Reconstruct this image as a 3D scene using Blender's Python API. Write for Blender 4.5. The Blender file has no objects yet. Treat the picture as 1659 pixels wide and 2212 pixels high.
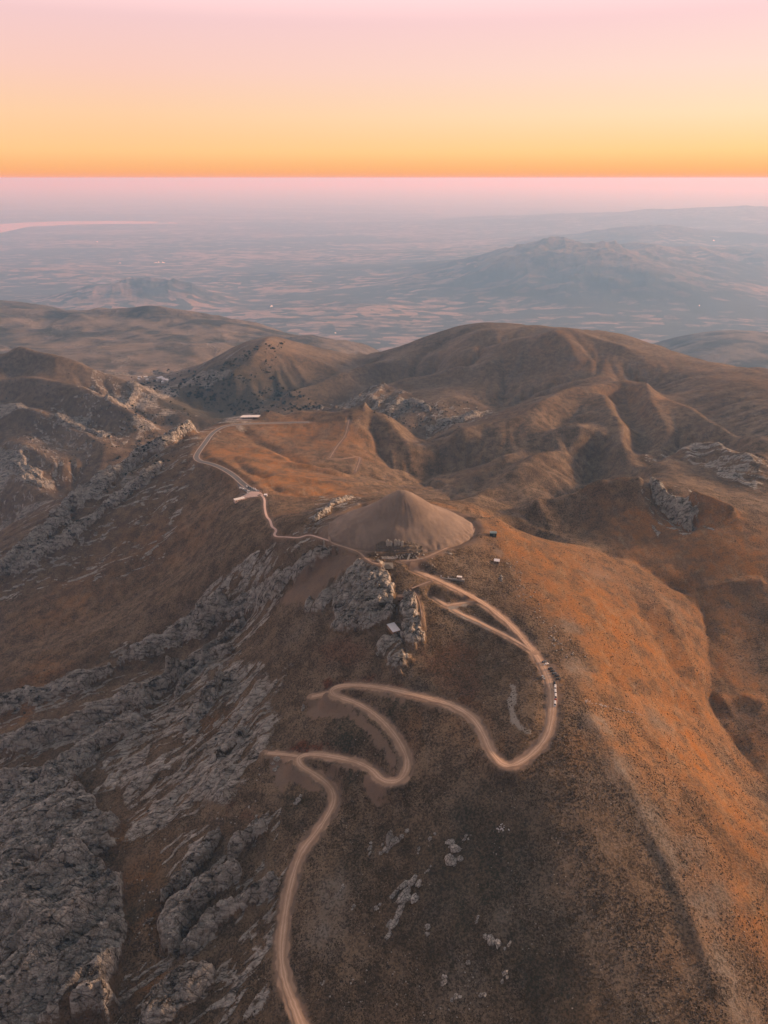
import bpy, bmesh, math, random
import numpy as np
from mathutils import Vector, Matrix

# ------------------------------------------------------------------ camera, light, sky, exposure
R = math.radians
sc = bpy.context.scene
C = sc.collection
RES = 1.0          # terrain resolution divisor
PITCH = 25.2
FPX = 1533.0       # focal length in reference pixels (frame 1659 x 2212)
cam_d = bpy.data.cameras.new('camera')
cam = bpy.data.objects.new('camera', cam_d); C.objects.link(cam)
cam.location = (0, 0, 0)
cam.rotation_euler = (R(90 - PITCH), 0, 0)
cam_d.sensor_fit = 'VERTICAL'; cam_d.sensor_height = 24.0
cam_d.lens = 24.0 * FPX / 2212.0
cam_d.clip_start = 1.0; cam_d.clip_end = 600000.0
sc.camera = cam
sc.view_settings.view_transform = 'Standard'
sc.view_settings.look = 'None'
sc.view_settings.gamma = 1.0
sc.view_settings.exposure = 0.0
sc.cycles.use_denoising = True
sc.cycles.denoising_prefilter = 'ACCURATE'
sc.cycles.max_bounces = 6
sc.cycles.diffuse_bounces = 2
sc.cycles.glossy_bounces = 1
sc.cycles.volume_bounces = 8
sc.cycles.use_adaptive_sampling = True
sc.cycles.adaptive_threshold = 0.01

SUN_EL, SUN_AZ = 13.0, 76.0      # azimuth measured from +Y towards +X
w = bpy.data.worlds.new('World'); sc.world = w; w.use_nodes = True
nt = w.node_tree; nt.nodes.clear()
N = nt.nodes.new; L = nt.links.new
out = N('ShaderNodeOutputWorld'); bg = N('ShaderNodeBackground'); L(bg.outputs[0], out.inputs['Surface'])
sky = N('ShaderNodeTexSky'); sky.sky_type = 'NISHITA'; sky.sun_disc = False
sky.sun_elevation = R(SUN_EL); sky.sun_rotation = R(SUN_AZ); sky.dust_density = 3; sky.altitude = 2400
tc = N('ShaderNodeTexCoord'); sep = N('ShaderNodeSeparateXYZ'); L(tc.outputs['Generated'], sep.inputs[0])
asin = N('ShaderNodeMath'); asin.operation = 'ARCSINE'; L(sep.outputs['Z'], asin.inputs[0])
mr = N('ShaderNodeMapRange'); mr.inputs['From Min'].default_value = R(-1); mr.inputs['From Max'].default_value = R(60)
L(asin.outputs[0], mr.inputs[0])
def ramp(stops):
    r = N('ShaderNodeValToRGB'); cr = r.color_ramp
    L(mr.outputs[0], r.inputs[0])
    while len(cr.elements) < len(stops): cr.elements.new(0.5)
    for e, (deg, col, k) in zip(cr.elements, stops):
        e.position = (deg + 1) / 61.0
        e.color = tuple(k * ((c / 255 + 0.055) / 1.055) ** 2.4 for c in col) + (1,)
    return r
# evening glow: yellow-orange at the skyline, peach, then pink; added bright band above the frame fills ground and haze; dusky overhead
HI = [(13, (250, 208, 208), 1.4), (21, (254, 222, 212), 2.8), (36, (220, 208, 204), 1.2), (60, (190, 194, 202), 0.5)]
rA = ramp([(-1, (95, 85, 90), 1), (-0.15, (247, 160, 120), 1), (0.5, (252, 176, 114), 1), (1.7, (255, 201, 138), 1), (3.9, (254, 207, 163), 1), (6.6, (250, 204, 188), 1), (9.4, (245, 203, 202), 1)] + HI)
rB = ramp([(-1, (95, 85, 90), 1), (-0.15, (248, 160, 114), 1), (0.5, (253, 180, 110), 1), (1.7, (255, 210, 140), 1), (3.9, (255, 224, 182), 1), (6.6, (255, 221, 204), 1), (9.4, (254, 212, 210), 1)] + HI)
# brighter towards the sunset side (to the right)
mrx = N('ShaderNodeMapRange'); mrx.inputs['From Min'].default_value = -0.3; mrx.inputs['From Max'].default_value = 0.42
L(sep.outputs['X'], mrx.inputs[0])
mixc = N('ShaderNodeMix'); mixc.data_type = 'RGBA'; L(mrx.outputs[0], mixc.inputs['Factor'])
L(rA.outputs[0], mixc.inputs['A']); L(rB.outputs[0], mixc.inputs['B'])
# dimmer behind the camera, away from the sunset
mry = N('ShaderNodeMapRange'); mry.inputs['From Min'].default_value = -0.6; mry.inputs['From Max'].default_value = 0.75
mry.inputs['To Min'].default_value = 0.28; mry.inputs['To Max'].default_value = 1.0
L(sep.outputs['Y'], mry.inputs[0])
mulc = N('ShaderNodeVectorMath'); mulc.operation = 'SCALE'; L(mixc.outputs['Result'], mulc.inputs[0]); L(mry.outputs[0], mulc.inputs['Scale'])
skys = N('ShaderNodeVectorMath'); skys.operation = 'SCALE'; L(sky.outputs[0], skys.inputs[0]); skys.inputs['Scale'].default_value = 0.004
addc = N('ShaderNodeVectorMath'); addc.operation = 'ADD'; L(mulc.outputs[0], addc.inputs[0]); L(skys.outputs[0], addc.inputs[1])
L(addc.outputs[0], bg.inputs['Color']); bg.inputs['Strength'].default_value = 1.0

sd = bpy.data.lights.new('sun', 'SUN'); sun = bpy.data.objects.new('sun', sd); C.objects.link(sun)
sd.energy = 6.4; sd.angle = R(7); sd.color = (1.0, 0.63, 0.38)
sun_dir = Vector((math.sin(R(SUN_AZ)) * math.cos(R(SUN_EL)), math.cos(R(SUN_AZ)) * math.cos(R(SUN_EL)), math.sin(R(SUN_EL))))
sun.rotation_euler = sun_dir.to_track_quat('Z', 'Y').to_euler()

# ------------------------------------------------------------------ helpers
def lin(r, g, b):
    return tuple(((c / 255 + 0.055) / 1.055) ** 2.4 for c in (r, g, b)) + (1,)
cp, sp = math.cos(R(PITCH)), math.sin(R(PITCH))
def raydir(u, v):
    u = np.asarray(u, float); v = np.asarray(v, float)
    ww = -(v - 1106) / FPX
    return (u - 829.5) / FPX, cp + ww * sp, -sp + ww * cp
def PZ(u, v, z):
    dx, dy, dz = raydir(u, v); t = z / dz
    return (float(dx * t), float(dy * t), float(z))
def PY(u, v, y):
    dx, dy, dz = raydir(u, v); t = y / dy
    return (float(dx * t), float(y), float(dz * t))
def HY(u, y, z):      # hidden point: column of the picture, distance, height
    v = 1000.0
    for _ in range(20):
        dx, dy, dz = raydir(u, v)
        v += (float(dz / dy) - z / y) * 1200
    dx, dy, dz = raydir(u, v)
    return (float(dx / dy * y), y, z)

def hash2(ix, iy, seed):
    n = (ix.astype(np.int64) * 374761393 + iy.astype(np.int64) * 668265263 + seed * 974634777) & 0x7fffffff
    n = ((n ^ (n >> 13)) * 1274126177) & 0x7fffffff
    return ((n ^ (n >> 16)) & 0xffff) / 65535.0
def vnoise(x, y, seed=0):
    ix = np.floor(x); iy = np.floor(y); fx = x - ix; fy = y - iy
    fx = fx * fx * fx * (fx * (fx * 6 - 15) + 10); fy = fy * fy * fy * (fy * (fy * 6 - 15) + 10)
    a = hash2(ix, iy, seed); b = hash2(ix + 1, iy, seed); c = hash2(ix, iy + 1, seed); d = hash2(ix + 1, iy + 1, seed)
    return (a + (b - a) * fx + (c - a) * fy + (a - b - c + d) * fx * fy) * 2 - 1
def fbm(x, y, seed=0, octv=4, gain=0.5):
    s = 0; a = 1.0
    for o in range(octv):
        s = s + a * vnoise(x, y, seed + o * 17); a *= gain
        x, y = 1.6 * x - 1.2 * y + 5.3, 1.2 * x + 1.6 * y + 1.7
    return s
def ridged(x, y, seed=0, octv=4, gain=0.5):
    s = 0; a = 1.0
    for o in range(octv):
        s = s + a * (1 - 2 * np.abs(vnoise(x, y, seed + o * 31))); a *= gain
        x, y = 1.6 * x - 1.2 * y + 3.1, 1.2 * x + 1.6 * y + 7.7
    return s
def worley(x, y, seed=0):
    ix = np.floor(x); iy = np.floor(y)
    d1 = np.full(x.shape, 9.0); d2 = np.full(x.shape, 9.0); cid = np.zeros(x.shape)
    for a in (-1, 0, 1):
        for b in (-1, 0, 1):
            cx = ix + a; cy = iy + b
            px = cx + hash2(cx, cy, seed); py = cy + hash2(cx, cy, seed + 5)
            d = (px - x) ** 2 + (py - y) ** 2
            m = d < d1
            d2 = np.where(m, d1, np.minimum(d2, d)); cid = np.where(m, hash2(cx, cy, seed + 9), cid); d1 = np.where(m, d, d1)
    return np.sqrt(d1), np.sqrt(d2), cid
def sst(a, b, x):
    t = np.clip((x - a) / (b - a), 0, 1); return t * t * (3 - 2 * t)

# ------------------------------------------------------------------ terrain: control points
CP = []
def z_(*pts):
    for p in pts: CP.append(PZ(*p))
def y_(*pts):
    for p in pts: CP.append(PY(*p))
def h_(*pts):
    for p in pts: CP.append(HY(*p))
# crest running from the summit towards the camera
z_((870,1190,-357),(850,1260,-372),(850,1350,-392),(880,1440,-405),(860,1490,-415),(830,1560,-425),(860,1640,-437),(830,1700,-450),(830,1800,-462),(800,1900,-472),(800,2050,-485),(800,2212,-495))
z_((1000,1500,-408),(1000,1640,-420),(1100,1700,-420),(1050,1800,-440),(1050,1950,-460),(1050,2212,-487),(1250,1800,-432),(1300,2000,-458),(1330,2212,-480),(1000,1400,-399),(1000,1300,-384),(1100,1560,-402))
# ridge with the parked cars
z_((1030,1150,-362),(1065,1160,-366),(1075,1215,-376),(1150,1330,-385),(1195,1420,-391),(1200,1480,-394),(1215,1560,-400),(1260,1620,-408),(1330,1700,-422),(1400,1800,-438),(1450,1900,-452),(1510,2050,-468),(1570,2212,-480))
z_((960,1220,-370),(1000,1240,-374))
# sunlit flank and gully on the right
z_((1290,1187,-430),(1390,1210,-440),(1510,1275,-455),(1530,1350,-465),(1535,1450,-475),(1540,1530,-485),(1590,1600,-495),(1659,1690,-505))
z_((1400,1600,-427),(1500,1700,-445),(1600,1800,-462),(1659,1900,-475),(1659,2050,-484),(1659,2212,-492),(1300,1400,-405),(1400,1400,-433),(1250,1280,-400),(1350,1280,-425),(1420,1500,-441),(1520,1535,-474),(1450,1330,-446),(1200,1220,-396))
z_((1040,1120,-372),(1100,1137,-385),(1180,1165,-402),(1250,1180,-416))
z_((1600,1400,-474),(1659,1560,-491),(1659,1420,-474),(1610,1500,-485),(1600,1290,-453),(1659,1270,-445),(1659,1340,-461))
h_((1100,860,-445),(1200,860,-450),(1290,850,-440))
# rocky hill on the right, behind
y_((1130,1128,905),(1280,1083,950),(1405,1053,950),(1480,1078,905),(1580,1123,860),(1659,1150,830),(1400,1150,862),(1550,1180,805),(1659,1215,775),(1470,1200,800),(1300,1140,880))
# left flank
z_((0,2212,-545),(400,2212,-520),(620,2212,-503),(0,1900,-560),(300,1900,-525),(550,1900,-495),(0,1700,-575),(300,1700,-530),(550,1700,-480),(0,1500,-590),(300,1500,-530),(550,1500,-472),(700,1500,-440),
   (0,1300,-600),(300,1300,-540),(550,1300,-460),(650,1300,-412),(700,1400,-425),(700,1200,-378),(620,1168,-385),(660,1155,-378),(590,1120,-398),(572,1085,-415),(700,1600,-448),(650,2000,-487))
# car park saddle, paved road ridge
z_((545,1060,-434),(510,1032,-440),(485,1015,-443),(420,990,-455),(432,968,-460),(452,940,-470),(480,920,-478),(560,905,-484),(660,905,-485),(780,893,-480),(860,905,-490),(930,940,-515),(430,940,-472))
z_((630,940,-487),(700,1000,-486),(800,1000,-502),(760,950,-489),(560,1000,-462),(640,1050,-448),(720,1060,-455),(800,1050,-480))
z_((800,1072,-378),(950,1085,-393),(1030,1100,-403),(740,1090,-396),(650,1110,-406),(620,1078,-426),(1095,1102,-440))
z_((350,1100,-500),(450,1050,-463),(400,1200,-510),(250,1180,-545),(500,1180,-430))
# left rim above the hidden valley
z_((411,937,-466),(327,981,-500),(254,1032,-530),(182,1061,-555),(120,1086,-575),(0,1152,-610))
h_((420,1800,-650),(300,1620,-650),(150,1520,-700),(0,1420,-740))
# valley behind the summit
z_((955,965,-543),(900,1010,-530),(880,1045,-522),(960,1078,-512),(1060,1105,-515))
# left far slopes
y_((0,775,2300),(150,790,2250),(250,840,2150),(330,880,2050),(420,905,1960),(0,828,2080),(150,830,2020),(230,880,1930),(290,925,1820),(0,885,1950),(60,895,1900),(120,920,1850),(250,985,1680),(100,1060,1500),(0,1000,1700),(0,1080,1530),(380,900,1900),(200,1000,1640))
y_((300,815,2750),(400,860,2350),(470,897,2100),(550,893,1960),(650,893,1900))
h_((600,1750,-600),(780,1750,-590))
# peak on the left of the big hill, big hill
y_((390,830,2250),(440,790,2300),(530,745,2500),(600,728,2600),(640,740,2620),(700,760,2600),(800,777,2550),(829,765,2520),(955,720,2550),(1030,706,2500),(1180,715,2450),(1320,725,2320),(1380,755,2200),(1465,790,2020),(1595,825,1760),(1659,820,1780))
y_((500,850,2150),(600,830,2200),(700,840,2150),(860,900,1800),(900,930,1650),(1100,850,1950),(950,870,1850),(930,800,2250),(1030,778,2230),(1155,753,2200),(1205,753,2180),(1130,735,2330),(1245,748,2230),(1330,773,2130),(1405,790,2020))
y_((1405,848,1830),(1330,853,1780),(1180,888,1650),(1140,928,1520),(1055,953,1450),(945,980,1395),(1220,928,1450),(1280,978,1350),(1150,1030,1220),(1287,1018,1290),(1260,1058,1190),(1230,1083,1120),(1380,1000,1280),(1480,980,1340),(1555,943,1380),(1480,898,1560),(1659,983,1200),(1600,1000,1190),(1659,900,1480),(1560,870,1620))
y_((1550,1060,1060),(1659,1080,1020),(1400,1035,1130))
# behind the crests the land drops to the plain
h_((600,3400,-900),(900,3300,-880),(1200,3200,-850),(1450,3000,-850),(1650,2700,-850),(1030,2750,-540),(1300,2650,-560),(600,2900,-640))
y_((100,785,3300),(250,765,3500),(400,790,3300),(330,812,2900),(190,676,5000),(290,666,5000),(420,680,4900),(500,690,4800),(560,705,4700),(610,727,4600),(0,655,6000),(450,740,4000),(0,720,4200),(200,720,4200),(520,760,3600))
h_((200,6500,-1400),(500,6500,-1600),(0,7500,-1500))
y_((660,733,4700),(750,745,4500),(820,757,4400),(1659,815,4800),(1400,745,6500),(1540,714,6500),(1659,718,6300),(1500,760,5500))
for u in (-500, -150, 200, 550, 900, 1250, 1600, 1950, 2200):
    h_((u, 9000, -1790), (u, 12500, -1800))
h_((900, 6500, -1780), (1200, 6200, -1780), (900, 5000, -1500), (1200, 5000, -1450), (700, 7500, -1790),(1500,8000,-1790),(1000,4200,-1250))
# outside the frame
h_((-250,400,-600),(-300,800,-680),(-300,1300,-720),(-300,2000,-700),(-300,2600,-560),(-300,4000,-800),(1950,350,-520),(1950,600,-480),(1950,850,-440),(1950,1200,-500),(1950,1800,-480),(1950,2600,-700),(1950,4500,-1200))
CP.append((0.0, 60.0, -520.0)); CP.append((-200.0, 60.0, -560.0)); CP.append((200.0, 60.0, -535.0)); CP.append((0.0, 160.0, -512.0)); CP.append((-220.0,160.0,-560.0)); CP.append((230.0,160.0,-510.0))
CP = np.array(CP)
OFF = 150.0
def ql(x, y): return x / (y + OFF), np.log(y + OFF)
cq, cl = ql(CP[:, 0], CP[:, 1])
def tps_fit(px, py, f, lam=2e-4):
    n = len(px)
    r2 = (px[:, None] - px[None]) ** 2 + (py[:, None] - py[None]) ** 2
    K = 0.5 * r2 * np.log(r2 + 1e-12) + lam * np.eye(n)
    P = np.c_[np.ones(n), px, py]
    A = np.zeros((n + 3, n + 3)); A[:n, :n] = K; A[:n, n:] = P; A[n:, :n] = P.T
    return np.linalg.solve(A, np.r_[f, 0, 0, 0])
def tps_eval(co, px, py, x, y):
    res = np.empty(x.size); xf = x.ravel(); yf = y.ravel(); n = len(px)
    for i in range(0, x.size, 20000):
        a = xf[i:i + 20000]; b = yf[i:i + 20000]
        r2 = (a[:, None] - px[None]) ** 2 + (b[:, None] - py[None]) ** 2
        res[i:i + 20000] = (0.5 * r2 * np.log(r2 + 1e-12)) @ co[:n] + co[n] + co[n + 1] * a + co[n + 2] * b
    return res.reshape(x.shape)
co = tps_fit(cq, cl, CP[:, 2])
Q0, Q1, L0, L1 = -0.86, 0.86, math.log(50 + OFF), math.log(13000 + OFF)
cQ = np.linspace(Q0, Q1, 220); cL = np.linspace(L0, L1, 560)
gq, gl = np.meshgrid(cQ, cL)
base = tps_eval(co, cq, cl, gq, gl)
class Grid:
    """height sampler on a regular (q, l) grid"""
    def __init__(s, arr, lv): s.a = arr; s.lv = lv; s.nq = arr.shape[1]; s.nl = arr.shape[0]
    def __call__(s, x, y, arr=None):
        a = s.a if arr is None else arr
        q, l = ql(np.asarray(x, float), np.asarray(y, float))
        i = np.clip((q - Q0) / (Q1 - Q0) * (s.nq - 1), 0, s.nq - 1.001)
        j = np.clip(np.interp(l, s.lv, np.arange(s.nl)), 0, s.nl - 1.001)
        i0 = i.astype(int); j0 = j.astype(int); fi = i - i0; fj = j - j0
        return (a[j0, i0] * (1 - fi) * (1 - fj) + a[j0, i0 + 1] * fi * (1 - fj) + a[j0 + 1, i0] * (1 - fi) * fj + a[j0 + 1, i0 + 1] * fi * fj)
HB = Grid(base, cL)
def cast(H, u, v, tmax=60000.0):
    """where the line of sight through picture point (u, v) meets the ground"""
    dx, dy, dz = raydir(u, v)
    ts = np.exp(np.linspace(math.log(120), math.log(tmax), 1900))
    g = ts[:, None]
    X = g * np.atleast_1d(dx)[None]; Y = g * np.atleast_1d(dy)[None]; Z = g * np.atleast_1d(dz)[None]
    below = Z < H(X, Y)
    k = np.argmax(below, 0); k = np.maximum(k, 1)
    lo = ts[k - 1]; hi = ts[k]
    dx, dy, dz = np.atleast_1d(dx), np.atleast_1d(dy), np.atleast_1d(dz)
    for _ in range(18):
        m = (lo + hi) / 2; b = m * dz < H(m * dx, m * dy)
        hi = np.where(b, m, hi); lo = np.where(b, lo, m)
    t = hi
    return np.c_[t * dx, t * dy, t * dz]
def resample(p, step):
    p = np.asarray(p, float); d = np.r_[0, np.cumsum(np.linalg.norm(np.diff(p[:, :2], axis=0), axis=1))]
    n = max(2, int(d[-1] / step)); t = np.linspace(0, d[-1], n)
    return np.c_[tuple(np.interp(t, d, p[:, k]) for k in range(p.shape[1]))]
def smooth_pts(p, it=3):
    p = np.asarray(p, float)
    for _ in range(it):     # Chaikin
        q = np.empty((2 * len(p), p.shape[1])); q[0] = p[0]; q[-1] = p[-1]
        a, b = p[:-1], p[1:]
        q[1:-1:2] = a * .75 + b * .25; q[2:-1:2] = a * .25 + b * .75
        p = q
    return p
def line_on(H, pts, step=4.0, it=2):
    a = smooth_pts(np.array([p[:2] for p in pts], float), it)
    # densify in picture space so long pieces follow the ground
    a = resample(a, 3.0)
    return resample(cast(H, a[:, 0], a[:, 1]), step)

# ------------------------------------------------------------------ terrain: fine grid
NQ = int(1230 / RES)
l_near = np.arange(L0, math.log(7000 + OFF), 0.0021 * RES)
l_far = np.arange(l_near[-1] + 0.007 * RES, math.log(190000), 0.007 * RES)
LV = np.r_[l_near, l_far]
FQ = np.linspace(Q0, Q1, NQ)
GQ, GL = np.meshgrid(FQ, LV)
GY = np.exp(GL) - OFF; GX = GQ * (GY + OFF)
GZ = HB(GX, np.minimum(GY, 12500)) if False else None
ii = np.clip((GQ - Q0) / (Q1 - Q0) * (len(cQ) - 1), 1, len(cQ) - 2.001); jj = np.clip((GL - L0) / (L1 - L0) * (len(cL) - 1), 1, len(cL) - 2.001)
i0 = ii.astype(int); j0 = jj.astype(int); fi = ii - i0; fj = jj - j0
def bsp(f):      # smooth B-spline weights, so the coarse grid leaves no facets
    return (1 - f) ** 3 / 6, (3 * f ** 3 - 6 * f ** 2 + 4) / 6, (-3 * f ** 3 + 3 * f ** 2 + 3 * f + 1) / 6, f ** 3 / 6
wi = bsp(fi); wj = bsp(fj)
GZ = np.zeros_like(GX)
for a in range(4):
    row = np.zeros_like(GX)
    for b in range(4):
        row += base[np.clip(j0 + a - 1, 0, len(cL) - 1), np.clip(i0 + b - 1, 0, len(cQ) - 1)] * wi[b]
    GZ += row * wj[a]
del row, wi, wj, ii, jj, i0, j0, fi, fj
wp = sst(7000, 10500, GY)
und = 45 * fbm(GX / 2600, GY / 2600, 3, 4) * (0.35 + 0.65 * sst(26000, 12000, GY))
GZ = GZ * (1 - wp) + (-1800 + und) * wp
def mount(u, y, h, rx, ry, seed=1, px=None):
    X0 = HY(u, y, -1500)[0]
    global GZ
    d = np.sqrt(((GX - X0) / rx) ** 2 + ((GY - y) / ry) ** 2)
    m = d < 2.6
    x = GX[m]; yy = GY[m]
    g = 0.5 * np.exp(-d[m] ** 2 * 1.1) + 0.5 * np.maximum(0, 1 - d[m] / 2.0) ** 1.3
    GZ[m] += h * g * (1 + 0.32 * ridged(x / (rx * 0.55), yy / (rx * 0.55), seed, 5) * sst(0.0, 0.35, d[m]) * 0.8)
mount(1250, 14000, 500, 2000, 2100, 1); mount(1110, 13400, 260, 1700, 1500, 2); mount(1420, 15800, 300, 2200, 1900, 3)
mount(1330, 12300, 170, 2000, 1000, 4); mount(1560, 22000, 300, 5200, 2500, 5); mount(1370, 21500, 250, 2600, 2500, 6)
mount(1500, 33000, 470, 8500, 5000, 7); mount(1720, 30000, 300, 7000, 4000, 8); mount(320, 12200, 170, 900, 900, 9); mount(235, 11800, 160, 1000, 700, 10)
mount(390, 12000, 120, 600, 500, 11); mount(1040, 18500, 160, 3200, 1700, 12); mount(1620, 16500, 260, 3000, 1700, 13); mount(740, 10800, 90, 1200, 800, 14)
mount(560, 14500, 110, 1600, 900, 15); mount(900, 15500, 110, 2200, 900, 16); mount(80, 15500, 120, 2000, 1000, 17)

def box_of(pts, r):
    return (pts[:, 0].min() - r, pts[:, 0].max() + r, pts[:, 1].min() - r, pts[:, 1].max() + r)
def sel(pts, r):
    x0, x1, y0, y1 = box_of(pts, r)
    ja = max(0, np.searchsorted(LV, math.log(max(y0, 0) + OFF)) - 1); jb = min(len(LV), np.searchsorted(LV, math.log(max(y1, 1) + OFF)) + 2)
    sub = np.s_[ja:jb, :]
    m = (GX[sub] > x0) & (GX[sub] < x1) & (GY[sub] > y0) & (GY[sub] < y1)
    jj_, ii_ = np.nonzero(m)
    return jj_ + ja, ii_
def dline(x, y, pts):
    """distance to a polyline, position along it 0..1, side, height of the line there"""
    best = np.full(x.shape, 1e18); tt = np.zeros(x.shape); side = np.zeros(x.shape); zz = np.zeros(x.shape)
    seg = np.linalg.norm(np.diff(pts[:, :2], axis=0), axis=1); acc = np.r_[0, np.cumsum(seg)]
    for k in range(len(pts) - 1):
        a = pts[k]; b = pts[k + 1]; dx, dy = b[0] - a[0], b[1] - a[1]; l2 = dx * dx + dy * dy + 1e-12
        t = np.clip(((x - a[0]) * dx + (y - a[1]) * dy) / l2, 0, 1)
        ex = x - a[0] - t * dx; ey = y - a[1] - t * dy
        d = ex * ex + ey * ey; m = d < best
        best = np.where(m, d, best); tt = np.where(m, (acc[k] + t * seg[k]) / acc[-1], tt)
        side = np.where(m, np.sign(dx * (y - a[1]) - dy * (x - a[0])), side)
        zz = np.where(m, a[2] + t * (b[2] - a[2]), zz)
    return np.sqrt(best), tt, side, zz
def inpoly(x, y, pts):
    c = np.zeros(x.shape, bool); n = len(pts); j = n - 1
    for i in range(n):
        yi, yj, xi, xj = pts[i][1], pts[j][1], pts[i][0], pts[j][0]
        cond = ((yi > y) != (yj > y))
        c ^= cond & (x < (xj - xi) * (y - yi) / (yj - yi + 1e-12) + xi)
        j = i
    return c
ROCK = np.zeros_like(GX); ORG = np.zeros_like(GX); BARE = np.zeros_like(GX); DARK = np.zeros_like(GX); RED = np.zeros_like(GX)

# creases: crests (+) and gullies (-) of the hills; (amp, width m, points)
CR = [
 (12, 45, [(0,765),(104,765)]),
 (14, 55, [(930,800),(1030,778),(1155,753),(1205,753),(1250,790)]),
 (12, 50, [(955,763),(1055,738),(1130,730),(1175,725),(1245,748),(1330,773),(1405,790)]),
 (16, 45, [(945,980),(1055,950),(1140,926),(1180,888),(1230,872),(1330,853),(1405,846)]),
 (15, 40, [(1405,848),(1480,898),(1555,943),(1659,985)]),
 (-16, 40, [(1350,800),(1420,860),(1500,880),(1600,930),(1659,960)]),
 (12, 30, [(1060,1000),(1130,965),(1220,928),(1262,940),(1282,978)]),
 (-14, 22, [(1270,940),(1283,978),(1287,1015),(1265,1055),(1232,1083)]),
 (-14, 30, [(880,1020),(960,1000),(1060,985),(1150,960),(1240,900)]),
 (-16, 35, [(870,960),(905,925),(960,895),(1040,880),(1130,850)]),
 (12, 35, [(740,885),(830,850),(900,830),(1000,815),(1100,800)]),
 (-14, 40, [(700,880),(780,840),(860,815),(960,800)]),
 (12, 35, [(600,880),(700,840),(780,810),(860,790)]),
 (-13, 35, [(560,870),(650,830),(720,800),(790,777)]),
 (10, 30, [(450,880),(490,840),(540,800),(590,735)]),
 (9, 25, [(1030,1098),(1090,1040),(1150,1000),(1240,975)]),
 (-10, 25, [(1000,1075),(1060,1030),(1120,990),(1200,960)]),
 (12, 22, [(1380,1035),(1430,1010),(1500,990),(1570,1000),(1659,1050)]),
 (-12, 22, [(1330,1050),(1380,1020),(1440,985),(1540,960),(1600,990)]),
 (10, 20, [(1300,870),(1330,920),(1350,960),(1340,1000)]),
 (-12, 20, [(1340,860),(1365,900),(1390,940),(1370,990)]),
 (9, 18, [(1390,850),(1400,910),(1430,950),(1440,990)]),
 (12, 22, [(1130,1128),(1200,1112),(1280,1085),(1340,1068),(1405,1053)]),
 (-8, 14, [(1405,1060),(1440,1085),(1470,1110),(1520,1130)]),
 (7, 12, [(1480,1078),(1540,1100),(1590,1125)]),
 (-9, 14, [(1290,1187),(1340,1192),(1390,1210),(1425,1245),(1510,1275)]),
 (-6, 11, [(1510,1275),(1530,1350),(1535,1450),(1540,1530),(1590,1600),(1659,1690)]),
 (-5, 12, [(1300,1455),(1350,1478),(1420,1500),(1520,1537)]),
 (-4, 14, [(1365,1275),(1400,1340),(1440,1420),(1500,1500)]),
 (4, 16, [(1400,1270),(1450,1340),(1480,1420),(1510,1480)]),
 (5, 10, [(1510,1272),(1560,1268),(1600,1262),(1659,1262)]),
 (5, 12, [(1550,1522),(1590,1510),(1630,1520),(1659,1535)]),
 (4, 16, [(1250,1520),(1300,1600),(1350,1690),(1400,1790),(1450,1895),(1500,2000),(1560,2190)]),
 (-3, 14, [(1330,1500),(1400,1600),(1480,1720),(1570,1850),(1659,1990)]),
 (-2.2, 14, [(1380,1780),(1420,1880),(1470,1990),(1520,2110),(1550,2200)]),
 (7, 14, [(1030,1120),(1100,1135),(1180,1163),(1250,1178)]),
 # left far slopes
 (16, 40, [(0,776),(150,792),(250,840),(330,878),(420,905)]),
 (14, 35, [(0,828),(150,830),(230,872),(290,915),(350,940)]),
 (-14, 35, [(0,805),(130,815),(240,860),(330,905),(400,925)]),
 (14, 30, [(0,885),(60,893),(120,918),(200,960),(250,990)]),
 (-12, 30, [(0,860),(100,870),(200,920),(280,955)]),
 (14, 25, [(0,965),(60,985),(120,1020),(160,1050)]),
 (-12, 25, [(0,935),(80,940),(160,975),(220,1015)]),
 (10, 18, [(0,1030),(50,1060),(100,1090)]),
 # the spurs beside the paved road
 (-9, 14, [(520,925),(532,936),(543,953),(581,965),(627,990),(661,1009),(720,1014),(790,1030)]),
 (6, 14, [(536,972),(580,978),(630,1003),(690,1022)]),
 (-7, 11, [(504,994),(525,1012),(554,1024),(591,1032)]),
 (6, 11, [(495,990),(559,1001),(620,1008),(672,1017),(754,1031)]),
 (5, 11, [(570,1035),(620,1033),(684,1047),(754,1051)]),
 (-6, 11, [(575,1042),(600,1060),(640,1068),(720,1066)]),
 (8, 25, [(560,905),(680,905),(780,896),(850,905),(910,930)]),
 (-7, 18, [(800,905),(810,940),(830,980),(860,1010)]),
 (5, 15, [(850,915),(870,950),(890,980),(900,1000)]),
 # ribs of the left flank
 (7, 22, [(560,1075),(450,1120),(330,1190),(220,1250),(100,1300),(0,1340)]),
 (-6, 20, [(600,1110),(480,1170),(350,1250),(200,1330),(0,1400)]),
 (6, 18, [(520,1230),(400,1290),(280,1350),(150,1400),(0,1445)]),
 (-6, 14, [(430,1320),(330,1370),(220,1430),(100,1470),(0,1490)]),
 (5, 12, [(260,1390),(180,1430),(90,1460),(0,1475)]),
 (5, 26, [(425,965),(370,1020),(300,1080),(200,1150),(60,1230),(0,1265)]),
]
for amp, wd, pts in CR:
    if pts[0][1] < 770 and amp == 12 and pts[0][0] == 0: continue
    vm = sum(q[1] for q in pts) / len(pts)
    if vm < 1112 and not (pts[0][0] < 760 and vm > 915): amp *= 2.2; wd *= 1.35
    p = line_on(HB, pts, wd * 0.4)
    J, I = sel(p, wd * 4)
    if len(J) == 0: continue
    x, y = GX[J, I], GY[J, I]
    d, t, s, zz = dline(x, y, p)
    tap = sst(0, 0.12, t) * sst(1, 0.88, t)
    end = np.exp(-(d / wd) ** 1.4)
    GZ[J, I] += amp * end * (0.25 + 0.75 * tap) * (1 + 0.3 * fbm(x / (wd * 1.5), y / (wd * 1.5), 7, 2))

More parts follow.
